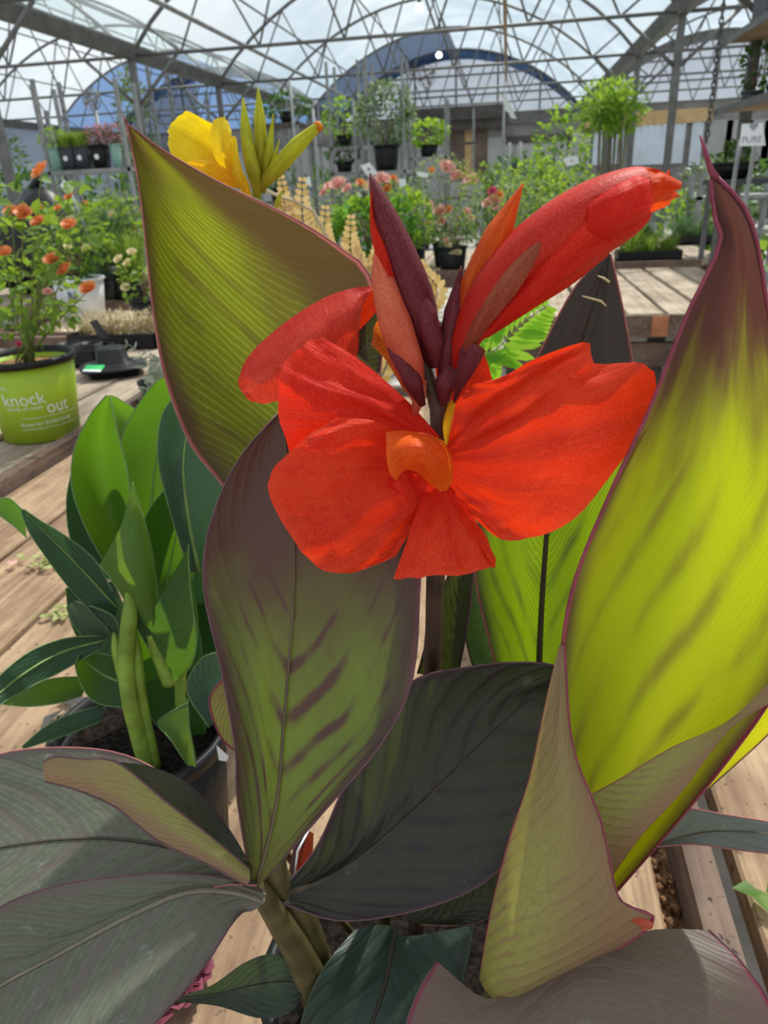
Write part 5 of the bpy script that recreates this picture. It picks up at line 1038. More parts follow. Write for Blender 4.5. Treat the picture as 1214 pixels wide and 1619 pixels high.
bag = empty('plastic_bag', bp, 'lumpy black plastic bag behind the orange rose', 'bag'); m_.build('bag_body', 'blackbag', bag)
m_ = MB(); m_.tube([bp+V((0, 0, .84)), bp+V((.03, 0, .90)), bp+V((.08, 0, .93))], [.05, .03, .05], 8); m_.build('bag_neck', 'blackbag', bag)
# stand for bag: second row bench
b3 = empty('side_bench', (-4.5, 6.0, 0), 'plain wooden bench under the black bag at far left', 'bench')
planks(b3, [(-5.3+.24*i, -5.3+.24*i+.23) for i in range(7)], 5.5, 6.6, BZ, 'bench2', seed=25); legs(b3, [(-5.2, 5.6), (-3.75, 5.6), (-5.2, 6.5), (-3.75, 6.5)], BZ-.03)
# black nursery trays
def tray(label, px, py, w, d, h, seed, raised=False):
    b0 = onz(px, py, BZ); b0.z = BZ; t = empty('nursery_tray', b0, label, 'tray', 'black nursery trays'); m_ = MB()
    x0, x1, y0, y1 = b0.x-w/2, b0.x+w/2, b0.y-d/2, b0.y+d/2; th = .006
    m_.box((x0, y0, BZ), (x1, y1, BZ+.006)); m_.build('tray_base', 'black', t)
    for a, c in (((x0, y0, BZ), (x1, y0+th, BZ+h)), ((x0, y1-th, BZ), (x1, y1, BZ+h)), ((x0, y0, BZ), (x0+th, y1, BZ+h)), ((x1-th, y0, BZ), (x1, y1, BZ+h))):
        m_ = MB(); m_.box(a, c); m_.build('tray_wall', 'black', t)
    return t, b0
t1, b1 = tray('black nursery tray holding dry pale plants by the bark bed', 196, 545, .50, .26, .08, 1)
rg = random.Random(81)
for i in range(6):
    c = b1+V((-.19+.076*i+.0, rg.uniform(-.04, .04), .07)); m_ = MB(); crown(m_, rg, c+V((0, 0, .05)), (.08, .08, .07), 130, .03, .008, .2); grass_tuft(m_, rg, c-V((0, 0, .02)), .05, .13, 50, .003, .9)
    props(m_.build('dry_plant', 'dry', t1), None, None, None, 'stuff')
m_ = MB(); m_.beam(b1+V((-.03, -.125, .05)), b1+V((-.06, -.16, .16)), .05, .003, V((0, 1, .3))); m_.build('tag', 'greypot', t1)
t2, b2 = tray('empty black nursery tray beside the lime pot', 132, 572, .26, .22, .075, 2)
for dx in (-.06, .06):
    m_ = MB(); m_.lathe(b2+V((dx, 0, .005)), [(.05, 0), (.055, .09), (.05, .09), (.045, .01)], 16); m_.build('cell_pot', 'black', t2)
dm = onz(182, 590, BZ); dm.z = BZ; t3 = empty('cell_tray', dm, 'upturned black plastic cell tray with a green label', 'tray', 'black nursery trays')
m_ = MB(); m_.lathe(dm, [(.001, 0), (.115, 0), (.12, .03), (.15, .034), (.15, .04), (.11, .045), (.075, .06), (.062, .115), (.05, .122), (.001, .12)], 24, 0, .5, .5); m_.build('tray_body', 'black', t3)
m_ = MB(); m_.add([dm+V((-.075, -.127, .048)), dm+V((.02, -.140, .048)), dm+V((.02, -.105, .062)), dm+V((-.075, -.095, .062))], [(0, 1, 2, 3)], None, 0, False); m_.build('label', 'greenlabel', t3)
m_ = MB(); m_.add([dm+V((-.075, -.142, .044)), dm+V((.02, -.155, .044)), dm+V((.02, -.141, .0485)), dm+V((-.075, -.128, .0485))], [(0, 1, 2, 3)], None, 0, False); m_.build('label', 'white', t3)
sfb = onz(250, 640, BZ); sfb.z = BZ; sf = empty('silver_fern', sfb, 'silvery fern lying over the bench edge beside the olive leaf', 'fern')
pot(sf, sfb, .06, .10, 'black', seg=16)
for pts in ([(246, 600), (225, 565), (205, 545), (190, 548)], [(250, 610), (235, 610), (215, 625)], [(252, 590), (240, 570), (228, 555)], [(255, 570), (245, 600), (205, 640)], [(255, 590), (245, 620), (230, 640)]):
    pp = [H(x, y, 1.9) for x, y in pts]; frond(sf, [sfb+V((0, 0, .09))]+pp, .035, 18, 'silver', .004, ang=1.1, smat='silver')
# ---------------------------------------------------------------- shelf rack with pots, left
def rack(label, px0, px1, py, y, zs, depth=.5, name='plant_rack', mat='pole', board='pole', zt=None):
    a, c = ony(px0, py, y), ony(px1, py, y); t = empty(name, V(((a.x+c.x)/2, y+depth/2, 0)), label, 'shelf rack', 'steel plant racks')
    for x in (a.x, c.x):
        for yy in (y, y+depth):
            m_ = MB(); m_.box((x-.02, yy-.02, 0), (x+.02, yy+.02, zt or max(zs)+.5)); m_.build('upright', mat, t)
    for z in zs:
        m_ = MB(); m_.box((a.x-.03, y-.02, z-.045), (c.x+.03, y+depth+.02, z)); m_.build('shelf', board, t)
    return t, a.x, c.x
ys = 8.9; zsh = ony(130, 268, ys).z
rk, xa, xb = rack('steel rack at left with grasses and heather on its shelf', 78, 205, 268, ys, [.35, zsh], .45, zt=zsh+.9)
def onshelf(px, y, z): return V((ony(px, 270, y).x, y, z))
sh = [(93, .11, 'tealpot', 'bright_leaf', 'pale green watering pot with leafy plant at the left end of the rack', 0), (115, .12, 'greypot', None, 'square dark pot of yellow-green grass, left of two on the rack', 1), (137, .12, 'greypot', None, 'square dark pot of yellow-green grass, right of two on the rack', 1), (164, .12, 'black', 'mauve', 'square black pot of mauve heather on the rack', 2), (188, .08, 'tealpot', 'mauve', 'small pale green pot of mauve flowers at the right end of the rack', 3)]
for i, (px, r_, pm, fm, lab, kind) in enumerate(sh):
    b0 = onshelf(px, ys+.16, zsh)
    if kind == 1:
        t = empty('potted_grass', b0, lab, 'potted grass', 'pots on the left rack'); pot(t, b0, r_*.78, .27, pm, None, 16, .8, .85)
        m_ = MB(); grass_tuft(m_, random.Random(90+i), b0+V((0, 0, .24)), r_, .2, 380, .004, .5); props(m_.build('grass_blades', 'grass', t), None, None, None, 'stuff')
    else:
        t = potted(lab, b0, r_*.8, .26, pm, 'potted plant', 'potted_plant', [((0, 0, .36), (.17, .14, .11), 240, .04, .02, fm)]+([((0, 0, .34), (.13, .12, .08), 80, .04, .02, 'dark_leaf')] if kind >= 2 else []), None, 'pots on the left rack', sq=.8 if kind == 2 else 0, seed=95+i)
    if kind in (1, 2):
        m_ = MB(); m_.lathe(b0+V((0, 0, 0)), [(0, 0), (0, 0)], 3); q = b0+V((.0, -r_*.78-.004, .13)); m_ = MB(); m_.add([q+V((math.cos(a)*.03, -.012, math.sin(a)*.03)) for a in [k*.5236 for k in range(12)]], [tuple(range(12))], None, 0, False); m_.build('round_sticker', 'white', t)
# blue barrel, crates and pots lower left
for px, py, y, z, r_, h_, mt_, lab in ((48, 262, 9.6, .9, .13, .62, 'blue', 'tall blue drum behind the left steel post'), (72, 250, 10.1, .9, .18, .55, 'terracotta', 'large stacked terracotta pot beside the blue drum'), (8, 255, 9.6, .9, .2, .5, 'whitepot', 'pale grey tub at the far left edge'), (30, 240, 10.4, .9, .22, .5, 'terracotta', 'terracotta pot at the far left behind the post')):
    b0 = V((ony(px, py, y).x, y, z)); t = empty('plant_container', b0, lab, 'container', 'containers at far left'); pot(t, b0, r_, h_, mt_, None, 20, 0, .85)
tb = empty('stock_table', (-7.0, 10, 0), 'grey steel stock table at far left holding drums and pots', 'table')
m_ = MB(); m_.box((-9.2, 9.2, .86), (-5.95, 11, .9)); m_.build('table_top', 'galv', tb); legs(tb, [(-9.1, 9.3), (-6.05, 9.3), (-9.1, 10.9), (-6.05, 10.9)], .86, 'galv', .05)
rg = random.Random(101)
for i in range(12):   # red and orange pots low in the left bay
    px = 20+i*17; y = 12.2+rg.uniform(0, .8); q = ony(px, 285, y); b0 = V((q.x, y, .9)); t = potted(f'small flowering pot on the left bay table, {["first","second","third","fourth","fifth","sixth","seventh","eighth","ninth","tenth","eleventh","twelfth"][i]} from the left', b0, .12, .2, 'terracotta' if i % 2 else 'black', 'potted flower', 'potted_flower', [((0, 0, .32), (.22, .2, .16), 120, .05, .03, rg.choice(['dark_leaf', 'rose_leaf2', 'dark_leaf']))], [((rg.uniform(-.15, .15), -.15, rg.uniform(.3, .45)), .05, rg.choice(['magenta', 'orange', 'cream', 'pink'])) for _ in range(4)], 'flowering pots in the left bay', seed=110+i)
tb = empty('stock_table', (-9, 12.6, 0), 'long grey stock table in the left bay under small flowering pots', 'table')
m_ = MB(); m_.box((-12, 12.0, .86), (-5.7, 13.4, .9)); m_.build('table_top', 'galv', tb); legs(tb, [(-11.9, 12.1), (-5.8, 12.1), (-11.9, 13.3), (-5.8, 13.3)], .86, 'galv', .05)
# upright standards in the left bay, climbing plant
for i, (px, py0, py1, y) in enumerate(((50, 125, 262, 11.2), (92, 130, 235, 11.3), (72, 175, 240, 11.5), (232, 105, 230, 13.5), (263, 110, 210, 13.5), (325, 145, 200, 15))):
    a, c = ony(px, py0, y), ony(px, py1, y); m_ = MB(); m_.box((a.x-.03, y-.02, 0), (a.x+.03, y+.02, a.z)); 
    t = empty('rack_upright', (a.x, y, 0), ['slotted steel upright nearest the left post', 'slotted steel upright right of the tan fan pole', 'short slotted steel upright behind the terracotta pot', 'tall grey upright left of the climbing plant', 'tall grey upright right of the climbing plant', 'grey upright behind the yellow canna flower'][i], 'upright', 'steel uprights'); m_.build('upright_bar', 'pole', t)
    m_ = MB()
    for k in range(int(a.z/.12)): m_.box((a.x-.008, y-.024, k*.12+.04), (a.x+.008, y-.021, k*.12+.09))
    m_.build('slots', 'ink', t)
cp = V((ony(212, 190, 12.8).x, 12.8, .9))
potted('tall climbing shrub with an orange bloom left of the yellow flower', cp, .2, .35, 'greypot', 'shrub', 'climbing_shrub', [((0, 0, 1.55), (.28, .28, 1.0), 420, .10, .05, 'grey_leaf'), ((0, 0, 1.4), (.2, .2, .8), 160, .09, .05, 'dark_leaf')], [((.1, -.2, 1.45), .07, 'orange')], None, seed=130)
potted('leafy dark tree at the extreme left edge', V((ony(0, 200, 10.2).x-.1, 10.2, .9)), .2, .35, 'black', 'shrub', 'potted_shrub', [((0, 0, 1.0), (.4, .4, .55), 300, .09, .06, 'dark_leaf')], None, None, seed=131)
# ---------------------------------------------------------------- centre racks and plants
def shelfplant(label, px, pyb, y, z, r, h, fol, pm='black', seed=1, group='plants on the centre racks', blooms=None, name='potted_shrub', cat='shrub'):
    b0 = V((ony(px, pyb, y).x, y, z)); return potted(label, b0, r, h, pm, cat, name, fol, blooms, group, seed=seed)
yc_ = 13.0
zA, zB, zC = ony(545, 232, yc_).z, ony(545, 272, yc_).z, ony(545, 300, yc_).z
rack('steel rack with two shelves left of the centre, nearest the plump yellow bud', 525, 572, 250, yc_, [zC, zB, zA], .6, zt=zA+1.2)
shelfplant('light green bushy plant on the top shelf of the left centre rack', 545, 230, yc_+.2, zA, .13, .18, [((0, 0, .42), (.36, .3, .3), 380, .07, .04, 'bright_leaf')], seed=140)
shelfplant('dark low plant on the second shelf of the left centre rack', 545, 270, yc_+.2, zB, .14, .16, [((0, 0, .28), (.3, .26, .16), 300, .06, .04, 'dark_leaf')], seed=141)
zD = ony(610, 270, 12.2).z
rack('steel rack holding the white-flowered dark tree', 585, 640, 270, 12.2, [.3, zD], .6, zt=zD+1.5)
shelfplant('dark leafy tree with small white flowers in a black pot', 612, 270, 12.4, zD, .2, .36, [((0, 0, .78), (.45, .4, .45), 520, .09, .05, 'grey_leaf'), ((0, 0, .7), (.38, .34, .36), 240, .09, .05, 'dark_leaf')], seed=142, blooms=[((rg.uniform(-.35, .35), -.35, rg.uniform(.55, 1.05)), .035, 'silver') for _ in range(7)])
zE = ony(678, 248, 14).z
rack('low steel rack under the bright yellow-green shrub', 650, 705, 250, 14, [.4, zE], .6, zt=zE+.9)
shelfplant('bright yellow-green rounded shrub on a low rack', 678, 246, 14.2, zE, .16, .2, [((0, 0, .38), (.36, .3, .2), 340, .08, .06, 'bright_leaf')], seed=143)
shelfplant('mixed small plants on the ground below the bright shrub', 665, 300, 14.0, .4, .16, .2, [((0, 0, .5), (.4, .3, .35), 300, .08, .05, 'dark_leaf')], seed=144, blooms=[((-.15, -.3, .4), .06, 'orange'), ((.15, -.3, .45), .06, 'magenta')])
zF = ony(430, 195, 15).z
rack('dark wooden shelf unit behind the yellow bud', 400, 470, 195, 15, [.5, 1.3, zF], .8, board='darkwood', zt=zF+.1)
shelfplant('trailing green plant on top of the dark shelf unit', 455, 190, 15.3, zF, .15, .2, [((0, 0, .3), (.5, .3, .2), 260, .10, .05, 'dark_leaf')], seed=145)
shelfplant('green plant on the middle of the dark shelf unit', 435, 230, 15.3, 1.3, .18, .22, [((0, 0, .45), (.4, .3, .3), 260, .08, .05, 'dark_leaf')], seed=146)
for i, (px, y) in enumerate(((468, 11.5), (500, 11.2), (563, 12.6), (574, 12.6), (694, 20), (795, 15), (805, 12.5), (822, 12.5))):
    q = ony(px, 250, y); zt_ = [2.9, 2.5, 2.7, 2.6, 2.9, 2.9, 2.0, 2.0][i]; m_ = MB(); m_.tube([(q.x, y, 0), (q.x, y, zt_)], .022, 8)
    ob = m_.build('steel_pole', 'pole', None, (q.x, y, 0)); props(ob, ['thin steel pole right of the yellow flower', 'thin steel pole under the plump yellow bud', 'thin pole at the right of the light green bush', 'paired thin pole beside the white-flowered tree', 'pole left of the brown door panels', 'pole right of the brown door panels', 'thin pole left of the grey card', 'thin pole right of the grey card'][i], 'pole', 'thin steel poles')
# tall planting at right of centre
tt = [('dark shrub cluster right of the brown door', 825, 300, 17, (.9, .5, .8), 1.2, 420, 'dark_leaf', .14), ('dark green bush left of the light tree', 850, 300, 15, (.6, .5, .6), 1.05, 360, 'dark_leaf', .12), ('tall light green tree in front of the end wall', 885, 300, 14, (.5, .45, 1.0), 1.6, 620, 'bright_leaf', .11), ('yellow-green round bush right of the white price card', 945, 320, 11.5, (.5, .4, .4), 1.0, 420, 'bright_leaf', .09), ('green bush behind the scarlet furled flower', 845, 330, 9.6, (.45, .4, .4), .55, 420, 'bright_leaf', .07), ('mid green bush beside the pink roses at right', 820, 330, 8.6, (.32, .3, .35), .45, 380, 'rose_leaf2', .06), ('leafy bush low behind the furled flower', 900, 340, 9.0, (.45, .35, .35), .45, 380, 'rose_leaf', .06), ('small light shrub right of the furled flower tip', 1085, 350, 10.5, (.4, .35, .5), .75, 340, 'bright_leaf', .08)]
for i, (lab, px, py, y, rad, cz, n, mt_, L) in enumerate(tt):
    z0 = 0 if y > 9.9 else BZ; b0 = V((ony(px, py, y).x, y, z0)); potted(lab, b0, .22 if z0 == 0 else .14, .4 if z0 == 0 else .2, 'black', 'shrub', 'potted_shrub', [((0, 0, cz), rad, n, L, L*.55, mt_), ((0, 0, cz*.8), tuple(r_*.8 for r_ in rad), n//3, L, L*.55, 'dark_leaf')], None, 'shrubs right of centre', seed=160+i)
far = [(260, 250, 17, 1.3, (.9, .6, .9), 'dark_leaf', 'dark bush in the left bay behind the olive leaf tip'), (20, 262, 14.5, 1.3, (.9, .6, .8), 'dark_leaf', 'dark bush at the far left behind the steel post'), (110, 262, 16, 1.2, (1.0, .6, .7), 'grey_leaf', 'grey-green bush behind the left rack'), (180, 262, 15, 1.2, (.8, .6, .8), 'dark_leaf', 'dark bush right of the left rack'), (330, 240, 20, 1.3, (1.1, .6, .9), 'grey_leaf', 'grey bush behind the yellow canna flower'), (500, 270, 19, 1.1, (.7, .5, .8), 'dark_leaf', 'dark bush between the poles left of centre'), (590, 275, 21, 1.1, (.9, .5, .7), 'grey_leaf', 'grey bush far behind the white-flowered tree'), (640, 262, 22, 1.0, (.8, .5, .7), 'dark_leaf', 'dark bush at the end wall left of the brown door'), (800, 262, 20, 1.1, (.5, .5, .9), 'dark_leaf', 'dark bush at the end wall right of the brown door'), (1135, 290, 15, 1.0, (.7, .5, .7), 'grey_leaf', 'grey bush in the right bay left of the sign'), (1190, 300, 12, .9, (.6, .5, .7), 'dark_leaf', 'dark bush in the right bay under the sign')]
for i, (px, py, y, cz, rad, mt_, lab) in enumerate(far):
    b0 = V((ony(px, py, y).x, y, 0)); potted(lab, b0, .28, .45, 'black', 'shrub', 'potted_shrub', [((0, 0, cz), rad, 360, .17, .10, mt_)], None, 'bushes at the back', seed=400+i)
for i, (px, y) in enumerate(((480, 17), (610, 19), (730, 22))):
    zz = ony(px, 225, y).z; rack(['dark shelf rack far left of centre', 'dark shelf rack far behind the white-flowered tree', 'dark shelf rack in front of the brown door'][i], px-22, px+18, 225, y, [.4, 1.1, zz], .5, mat='pole', board='darkwood', zt=zz+.8)
# standard trees with canes
for i, (px, y) in enumerate(((950, 13.0), (968, 13.3), (985, 13.0))):
    q = ony(px, 170, y); b0 = V((q.x, y, 0)); t = empty('standard_tree', b0, ['left', 'middle', 'right'][i]+' of three tall standard trees with feathery yellow-green crowns', 'tree', 'standard trees at right'); pot(t, b0, .2, .38, 'black', seg=16)
    m_ = MB(); m_.tube(spl([b0+V((0, 0, .33)), b0+V((.03, 0, 1.2)), V((q.x, y, q.z-.1))], 8), .022, 6); m_.build('trunk', 'bark_trunk', t)
    m_ = MB(); m_.tube([b0+V((.06, -.03, .33)), b0+V((.06, -.03, 2.3))], .010, 5); m_.build('cane', 'stem', t)
    m_ = MB(); crown(m_, random.Random(180+i), V((q.x, y, q.z)), (.36, .36, .38), 420, .11, .035, .1); props(m_.build('crown', 'bright_leaf', t), None, None, None, 'stuff')
    m_ = MB(); crown(m_, random.Random(190+i), V((q.x, y, q.z-.1)), (.26, .26, .3), 160, .11, .04, .1); props(m_.build('inner_crown', 'rose_leaf', t), None, None, None, 'stuff')
m_ = MB(); q = ony(975, 215, 12.8); m_.box((q.x-.02, 12.78, q.z-.12), (q.x+.02, 12.8, q.z+.12)); 
# far canes behind them
for i, px in enumerate((955, 962, 972, 978)):
    q = ony(px, 230, 14.2); m_ = MB(); m_.tube([(q.x, 14.2, 0), (q.x, 14.2, 2.2)], .02, 6); props(m_.build('bamboo_cane', 'bark_trunk', None, (q.x, 14.2, 0)), ['first', 'second', 'third', 'fourth'][i]+' dark cane from the left under the standard trees', 'cane', 'canes under the trees')
# price cards and papers
def card(label, c4, y, mat='white', poleto=None, mark=None, group='white price cards', sway=(0, 0, 0, 0)):
    P = [ony(px, py, y+s) for (px, py), s in zip(c4, sway)]; cc = sum(P, V())/4; base = V((cc.x, cc.y+.02, poleto if poleto is not None else cc.z))
    t = empty('price_card', base, label, 'price card', group); m_ = MB(); nrm = V((0, -.006, 0)); m_.add(P+[p-nrm for p in P], [(0, 1, 2, 3), (7, 6, 5, 4), (0, 4, 5, 1), (1, 5, 6, 2), (2, 6, 7, 3), (3, 7, 4, 0)], None, 0, False); m_.build('card', mat, t)
    if poleto is not None: m_ = MB(); m_.tube([base, cc+V((0, .02, 0))], .006, 6); m_.build('card_stake', 'pole', t)
    if mark: m_ = MB(); m_.box((cc.x-.012, cc.y-.012, cc.z-.005), (cc.x+.012, cc.y-.008, cc.z+.012)); m_.build('printed_mark', 'ink', t)
    return t, cc
card('tilted white price card above the maroon bud', ((569, 262), (584, 257), (597, 274), (583, 280)), 6.9, 'white', BZ, True)
card('small white price card left of the tallest pink rose', ((660, 271), (677, 274), (676, 281), (659, 277)), 6.9, 'white', BZ)
card('white price card behind the orange-topped rose', ((630, 284), (640, 282), (642, 293), (632, 296)), 7.0, 'white', BZ)
card('white price card among the shrubs right of centre', ((890, 250), (913, 246), (916, 258), (896, 263)), 10.8, 'white', 0, True)
card('white card behind the golden fern fronds', ((484, 280), (490, 279), (492, 296), (483, 290)), 6.9, 'white', BZ)
card('grey card on a pole behind the orange sepal', ((808, 258), (830, 262), (832, 285), (810, 276)), 12.2, 'greypot', 0)
card('white paper sheet hanging from the rusty pipe', ((789, 148), (800, 152), (817, 188), (808, 187)), 14.5, 'white', None, False, sway=(0, 0, .1, .1))
q0, q1 = ony(795, 150, 14.5), None; m_ = MB(); m_.tube([V((q0.x, 14.52, q0.z-.02)), V((ony(800, 120, 15).x, 14.55, ony(800, 120, 15).z))], .006, 5); props(m_.build('hanging_wire', 'rust', None, q0), 'thin wire holding the hanging white paper', 'wire')
# trays of grasses on the back bench
for i, (px, py, w_) in enumerate(((1022, 418, .55), (1100, 372, .5), (1000, 372, .5))):
    y = (7.35, 8.9, 9.2)[i]; q = ony(px, py, y); b0 = V((q.x, y, BZ)); t = empty('grass_tray', b0, ['black tray of young grass at the front of the pale bench', 'black tray of grass at the back right of the pale bench', 'black tray of grass at the back left of the pale bench'][i], 'grass tray', 'grass trays'); m_ = MB()
    m_.box((b0.x-w_/2, y-.15, BZ), (b0.x+w_/2, y+.15, BZ+.02)); m_.build('tray_base', 'black', t)
    for a, c in (((-w_/2, -.15), (w_/2, -.14)), ((-w_/2, .14), (w_/2, .15)), ((-w_/2, -.15), (-w_/2+.01, .15)), ((w_/2-.01, -.15), (w_/2, .15))):
        m_ = MB(); m_.box((b0.x+a[0], y+a[1], BZ), (b0.x+c[0], y+c[1], BZ+.09)); m_.build('tray_wall', 'black', t)
    rg = random.Random(200+i)
    for k in range(3):
        m_ = MB(); grass_tuft(m_, rg, b0+V((-w_*.3+k*w_*.3, 0, .02)), .09, .36 if k == 0 else .24, 150, .004, .6); props(m_.build('grass_clump', 'grass' if i == 0 else 'grass2', t), None, None, None, 'stuff')
# steel cart
ca = V((ony(1105, 330, 9.95).x, 9.95, 0)); ct = empty('plant_cart', V((ca.x+.25, 10.2, 0)), 'grey steel plant cart behind the rolled leaf tip', 'cart')
ca = V((ca.x, 10.0, 0))
for x in (0, .9):
    for yy in (0, .5):
        m_ = MB(); m_.box((ca.x+x-.03, ca.y+yy-.03, .1), (ca.x+x+.03, ca.y+yy+.03, 1.45)); m_.build('cart_post', 'pole', ct)
        m_ = MB(); m_.lathe(ca+V((x, yy, 0)), [(.001, 0), (.04, .0), (.05, .05), (.04, .1), (.001, .1)], 10); m_.build('wheel', 'black', ct)
for z in (.35, .8, 1.2):
    m_ = MB(); m_.box((ca.x-.03, ca.y-.03, z-.04), (ca.x+.93, ca.y+.53, z)); m_.build('shelf', 'pole', ct)
# ---------------------------------------------------------------- hanging shelves with chains at right
c2_ = onz(1130, 176, 2.0); HY = c2_.y; X0 = c2_.x
def hshelf(label, z, y0, n=9):
    t = empty('hanging_shelf', V((X0+.35, (y0+HY)/2, z)), label, 'shelf', 'chain-hung plywood shelves')
    for i in range(n):
        d = (HY-y0)/n; m_ = MB(); m_.box((X0, y0+i*d+.003, z-.02), (X0+.72, y0+(i+1)*d-.003, z)); m_.build('shelf_board', 'shelfwood', t)
    for x in (X0-.014, X0+.72):
        m_ = MB(); m_.box((x, y0, z-.045), (x+.014, HY, z+.014)); m_.build('edge_strip', 'galv', t)
    return t, X0, z
hz1 = ony(1147, 66, HY).z
h1, hx, hz1 = hshelf('upper chain-hung plywood shelf at top right', hz1, 2.6)
h2, hx2, hz2 = hshelf('lower chain-hung plywood shelf at right carrying a grey pot', 2.0, 2.6)
def chain(label, px, py0, py1, y, ztop=None, link=.066):
    a, c = ony(px[0], py0, y), ony(px[1], py1, y); a.x = c.x = (a.x+c.x)/2; a.z = max(a.z, ztop or a.z); t = empty('hanging_chain', a, label, 'chain', 'shelf chains'); n = int((a.z-c.z)/(link*.78)); mesh = []
    for vtt in (0, 1):
        m_ = MB(); pts = []
        for k in range(13):
            an = 2*math.pi*k/12; u_, v_ = math.cos(an)*link*.26, math.sin(an)*link*.42+(.10*link if math.sin(an) > 0 else -.10*link); pts.append((u_, 0, v_) if vtt == 0 else (0, u_, v_))
        m_.tube(pts, link*.13, 5, cap=False); o = m_.build('chain_link', 'chain'); mesh.append(o.data); bpy.data.objects.remove(o)
    for i in range(n):
        o = bpy.data.objects.new('chain_link', mesh[i % 2]); COL.objects.link(o); o.parent = t; o.location = (0, 0, -link*.78*(i+.5))
    return t
chain('front left shelf chain in front of the thick post', (1141, 1117), 20, 232, HY+.04, 3.28)
chain('right shelf chain above the white sign', (1198, 1184), 10, 200, HY+.04, 3.28)
m_ = MB(); m_.box((X0-.3, HY, 3.28), (X0+1.0, HY+.08, 3.345)); props(m_.build('shelf_beam', 'galv', None, (X0, HY, 3.28)), 'grey cross beam under the right gutter holding the shelf chains', 'beam')
potted('grey pot with dark leafy plant on the lower hanging shelf', V((X0+.28, HY-.14, hz2)), .10, .14, 'greypot', 'potted plant', 'potted_plant', [((0, 0, .34), (.13, .12, .2), 110, .07, .045, 'dark_leaf')], None, None, seed=210)
sq_ = V((X0+.54, HY-.2, hz2)); potted('wide dark tub at the right end of the lower hanging shelf', sq_, .16, .17, 'greypot', 'potted plant', 'potted_plant', [((.1, 0, .25), (.15, .12, .1), 60, .07, .045, 'dark_leaf')], None, None, seed=211)
bx_ = V((X0+.01, HY-1.0, hz1)); t = empty('storage_crate', bx_+V((.35, 0, 0)), 'dark crate on the upper hanging shelf in the top right corner', 'crate')
for a, c in (((0, -.2, 0), (.7, -.19, .35)), ((0, .19, 0), (.7, .2, .35)), ((0, -.19, 0), (.01, .19, .35)), ((.69, -.19, 0), (.7, .19, .35)), ((0.01, -.19, 0), (.69, .19, .01))):
    m_ = MB(); m_.box(tuple(bx_+V(a)), tuple(bx_+V(c))); m_.build('crate_panel', 'greypot', t)
# sign
S0 = [ony(px, py, 4.7) for px, py in ((1173, 196), (1206, 194), (1210, 230), (1169, 231))]; m_ = MB(); th = V((0, .006, 0)); m_.add(S0+[p+th for p in S0], [(3, 2, 1, 0), (4, 5, 6, 7), (0, 1, 5, 4), (1, 2, 6, 5), (2, 3, 7, 6), (3, 0, 4, 7)], None, 0, False)
cc = sum(S0, V())/4; sg = empty('shelf_sign', V((cc.x, cc.y, 0)), 'small white sign with grey lettering on a steel stand at right', 'sign'); m_.build('sign_board', 'white', sg)
def flat_text(txt, size, c, parent, mat='ink'):
    cu = bpy.data.curves.new('t', 'FONT'); cu.body = txt; cu.size = size; cu.align_x = 'CENTER'; cu.align_y = 'CENTER'; cu.resolution_u = 3
    ob = bpy.data.objects.new('t', cu); COL.objects.link(ob); me = ob.evaluated_get(bpy.context.evaluated_depsgraph_get()).to_mesh()
    vs = [c+V((v.co.x, 0, v.co.y)) for v in me.vertices]; fs = [tuple(p.vertices) for p in me.polygons]; bpy.data.objects.remove(ob); bpy.data.curves.remove(cu)
    m_ = MB(); m_.add(vs, fs, None, 0, False); return m_.build('lettering', mat, parent)
M['ink2'] = plain('grey_ink', (.30, .32, .36), .6, 0, .05, 5)
flat_text('PURE', .045, cc+V((0, -.003, -.025)), sg, 'ink2')
m_ = MB(); hp = []
for k in range(20):
    a = 2*math.pi*k/20; hp.append(cc+V((.0016*16*math.sin(a)**3*.9, -.003, .04+.0016*(13*math.cos(a)-5*math.cos(2*a)-2*math.cos(3*a)-math.cos(4*a))*.9)))
m_.add(hp, [tuple(range(20))], None, 0, False); m_.build('heart_emblem', 'ink2', sg)
for dx in (-.05, .03):
    m_ = MB(); m_.tube([V((cc.x+dx-.03, 4.75, 0)), V((cc.x+dx, 4.73, cc.z-.02))], .012, 6); m_.build('sign_leg', 'pole', sg)
# right low shelf with black trays
rt_ = empty('side_table', (3.2, 7.1, 0), 'dark low side table at far right with black trays', 'table'); m_ = MB()
q = ony(1130, 285, 6.95); m_.box((q.x, 6.85, q.z-.04), (q.x+1.6, 7.35, q.z)); m_.build('table_top', 'greypot', rt_); legs(rt_, [(q.x+.05, 6.9), (q.x+1.5, 6.9), (q.x+.05, 7.3), (q.x+1.5, 7.3)], q.z-.04, 'galv', .04)
for i, dx in enumerate((.16, .62, 1.1)):
    b0 = V((q.x+dx, 7.1, q.z)); t = empty('black_bowl', b0, ['left', 'middle', 'right'][i]+' black shallow planting bowl on the far right side table', 'bowl', 'black planting bowls'); pot(t, b0, .19, .13, 'black', None, 20, 0, .6)
potted('dark green leafy plant under the white sign', V((ony(1162, 262, 7.7).x, 7.7, 0)), .14, .5, 'whitepot', 'potted plant', 'potted_plant', [((0, 0, 1.5), (.14, .14, .2), 110, .09, .06, 'dark_leaf')], None, None, seed=215, trunk=.01)
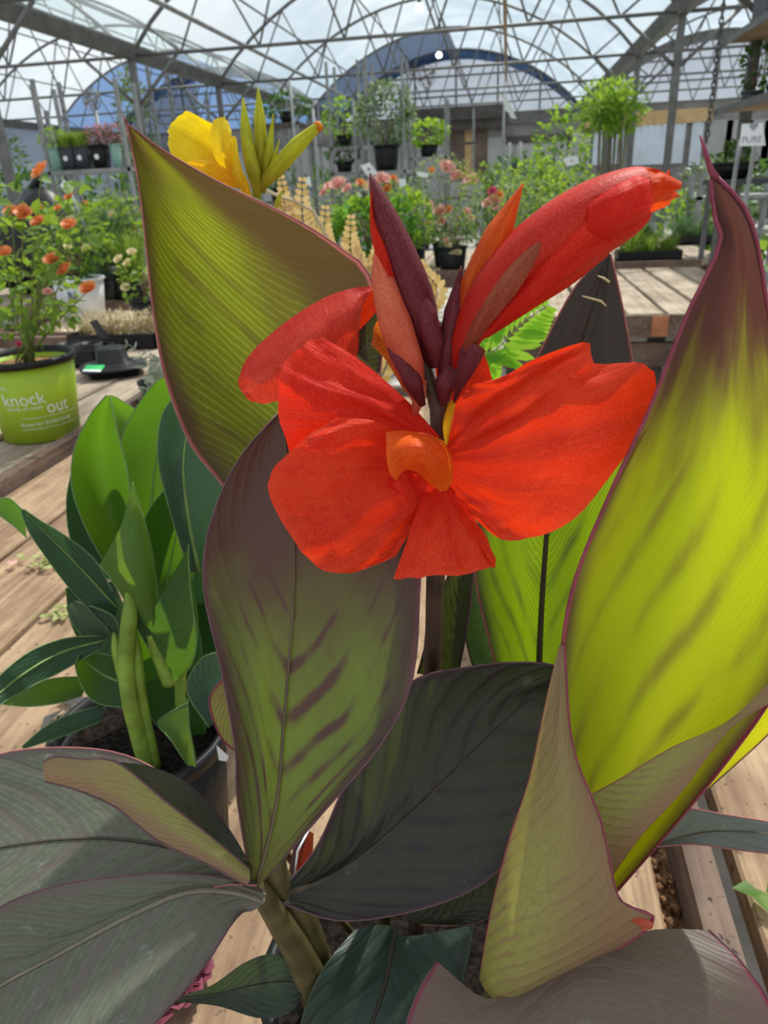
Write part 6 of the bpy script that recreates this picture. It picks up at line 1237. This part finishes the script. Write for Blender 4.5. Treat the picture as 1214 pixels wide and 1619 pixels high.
potted('yellowing leafy plant at the right edge beside the rolled leaf', V((ony(1212, 520, 3.2).x, 3.2, 0)), .14, .3, 'black', 'potted plant', 'potted_plant', [((0, 0, .85), (.22, .2, .45), 220, .07, .045, 'rose_leaf')], None, None, seed=216, trunk=.008)
# ---------------------------------------------------------------- litter on the benches
M['moss'] = leafy('pale_moss', (.30, .33, .10), (.52, .55, .24), (.5, .55, .15), .3)
def litter(label, px, py, mat, r, n, seed, z=BZ+.006, L=.03, w=.02, name='leaf_scrap'):
    c = onz(px, py, z); rg = random.Random(seed); m_ = MB()
    for _ in range(n):
        a = rg.uniform(0, 6.28); k = rg.uniform(0, r); p = c+V((math.cos(a)*k, math.sin(a)*k*.8, rg.uniform(0, .004))); leaf_shape(m_, orient(p, V((math.cos(a*3), math.sin(a*3), .15)), rg.uniform(-.4, .4)), L*rg.uniform(.6, 1.2), w)
    props(m_.build(name, mat, None, c), label, 'litter', 'plant litter on the benches')
litter('pale green crumbly fern scrap on the left planks', 75, 885, 'moss', .06, 60, 301, L=.022, w=.012)
litter('bright moss sprig by the plank gap beside the green canna', 88, 968, 'moss', .04, 30, 302, L=.02, w=.012)
litter('broken green leaf on the sunlit right bench', 1198, 1412, 'rose_leaf', .010, 3, 303, L=.03, w=.025)
litter('pale leaf scrap beside the lime pot base', 10, 690, 'dry', .05, 14, 304, L=.04, w=.03)
litter('pink brown petal crumbs on the left planks', 22, 892, 'pink', .02, 4, 305, L=.018, w=.012)
litter('dark dead leaf under the green canna', 118, 1120, 'darkwood', .03, 5, 306, L=.06, w=.035)
c = onz(288, 1570, BZ+.012); m_ = MB(); rg = random.Random(320)
for dx, dy, s in ((0, 0, .022), (-.018, -.02, .020), (.01, .022, .016)): blossom(m_, rg, c+V((dx, dy, 0)), s)
M['faded'] = leafy('faded_pink', (.22, .05, .08), (.34, .10, .14), (.3, .06, .1), .25)
props(m_.build('fallen_blossom', 'faded', None, c), 'crumpled pink fallen blossom under the lower left leaf', 'blossom')
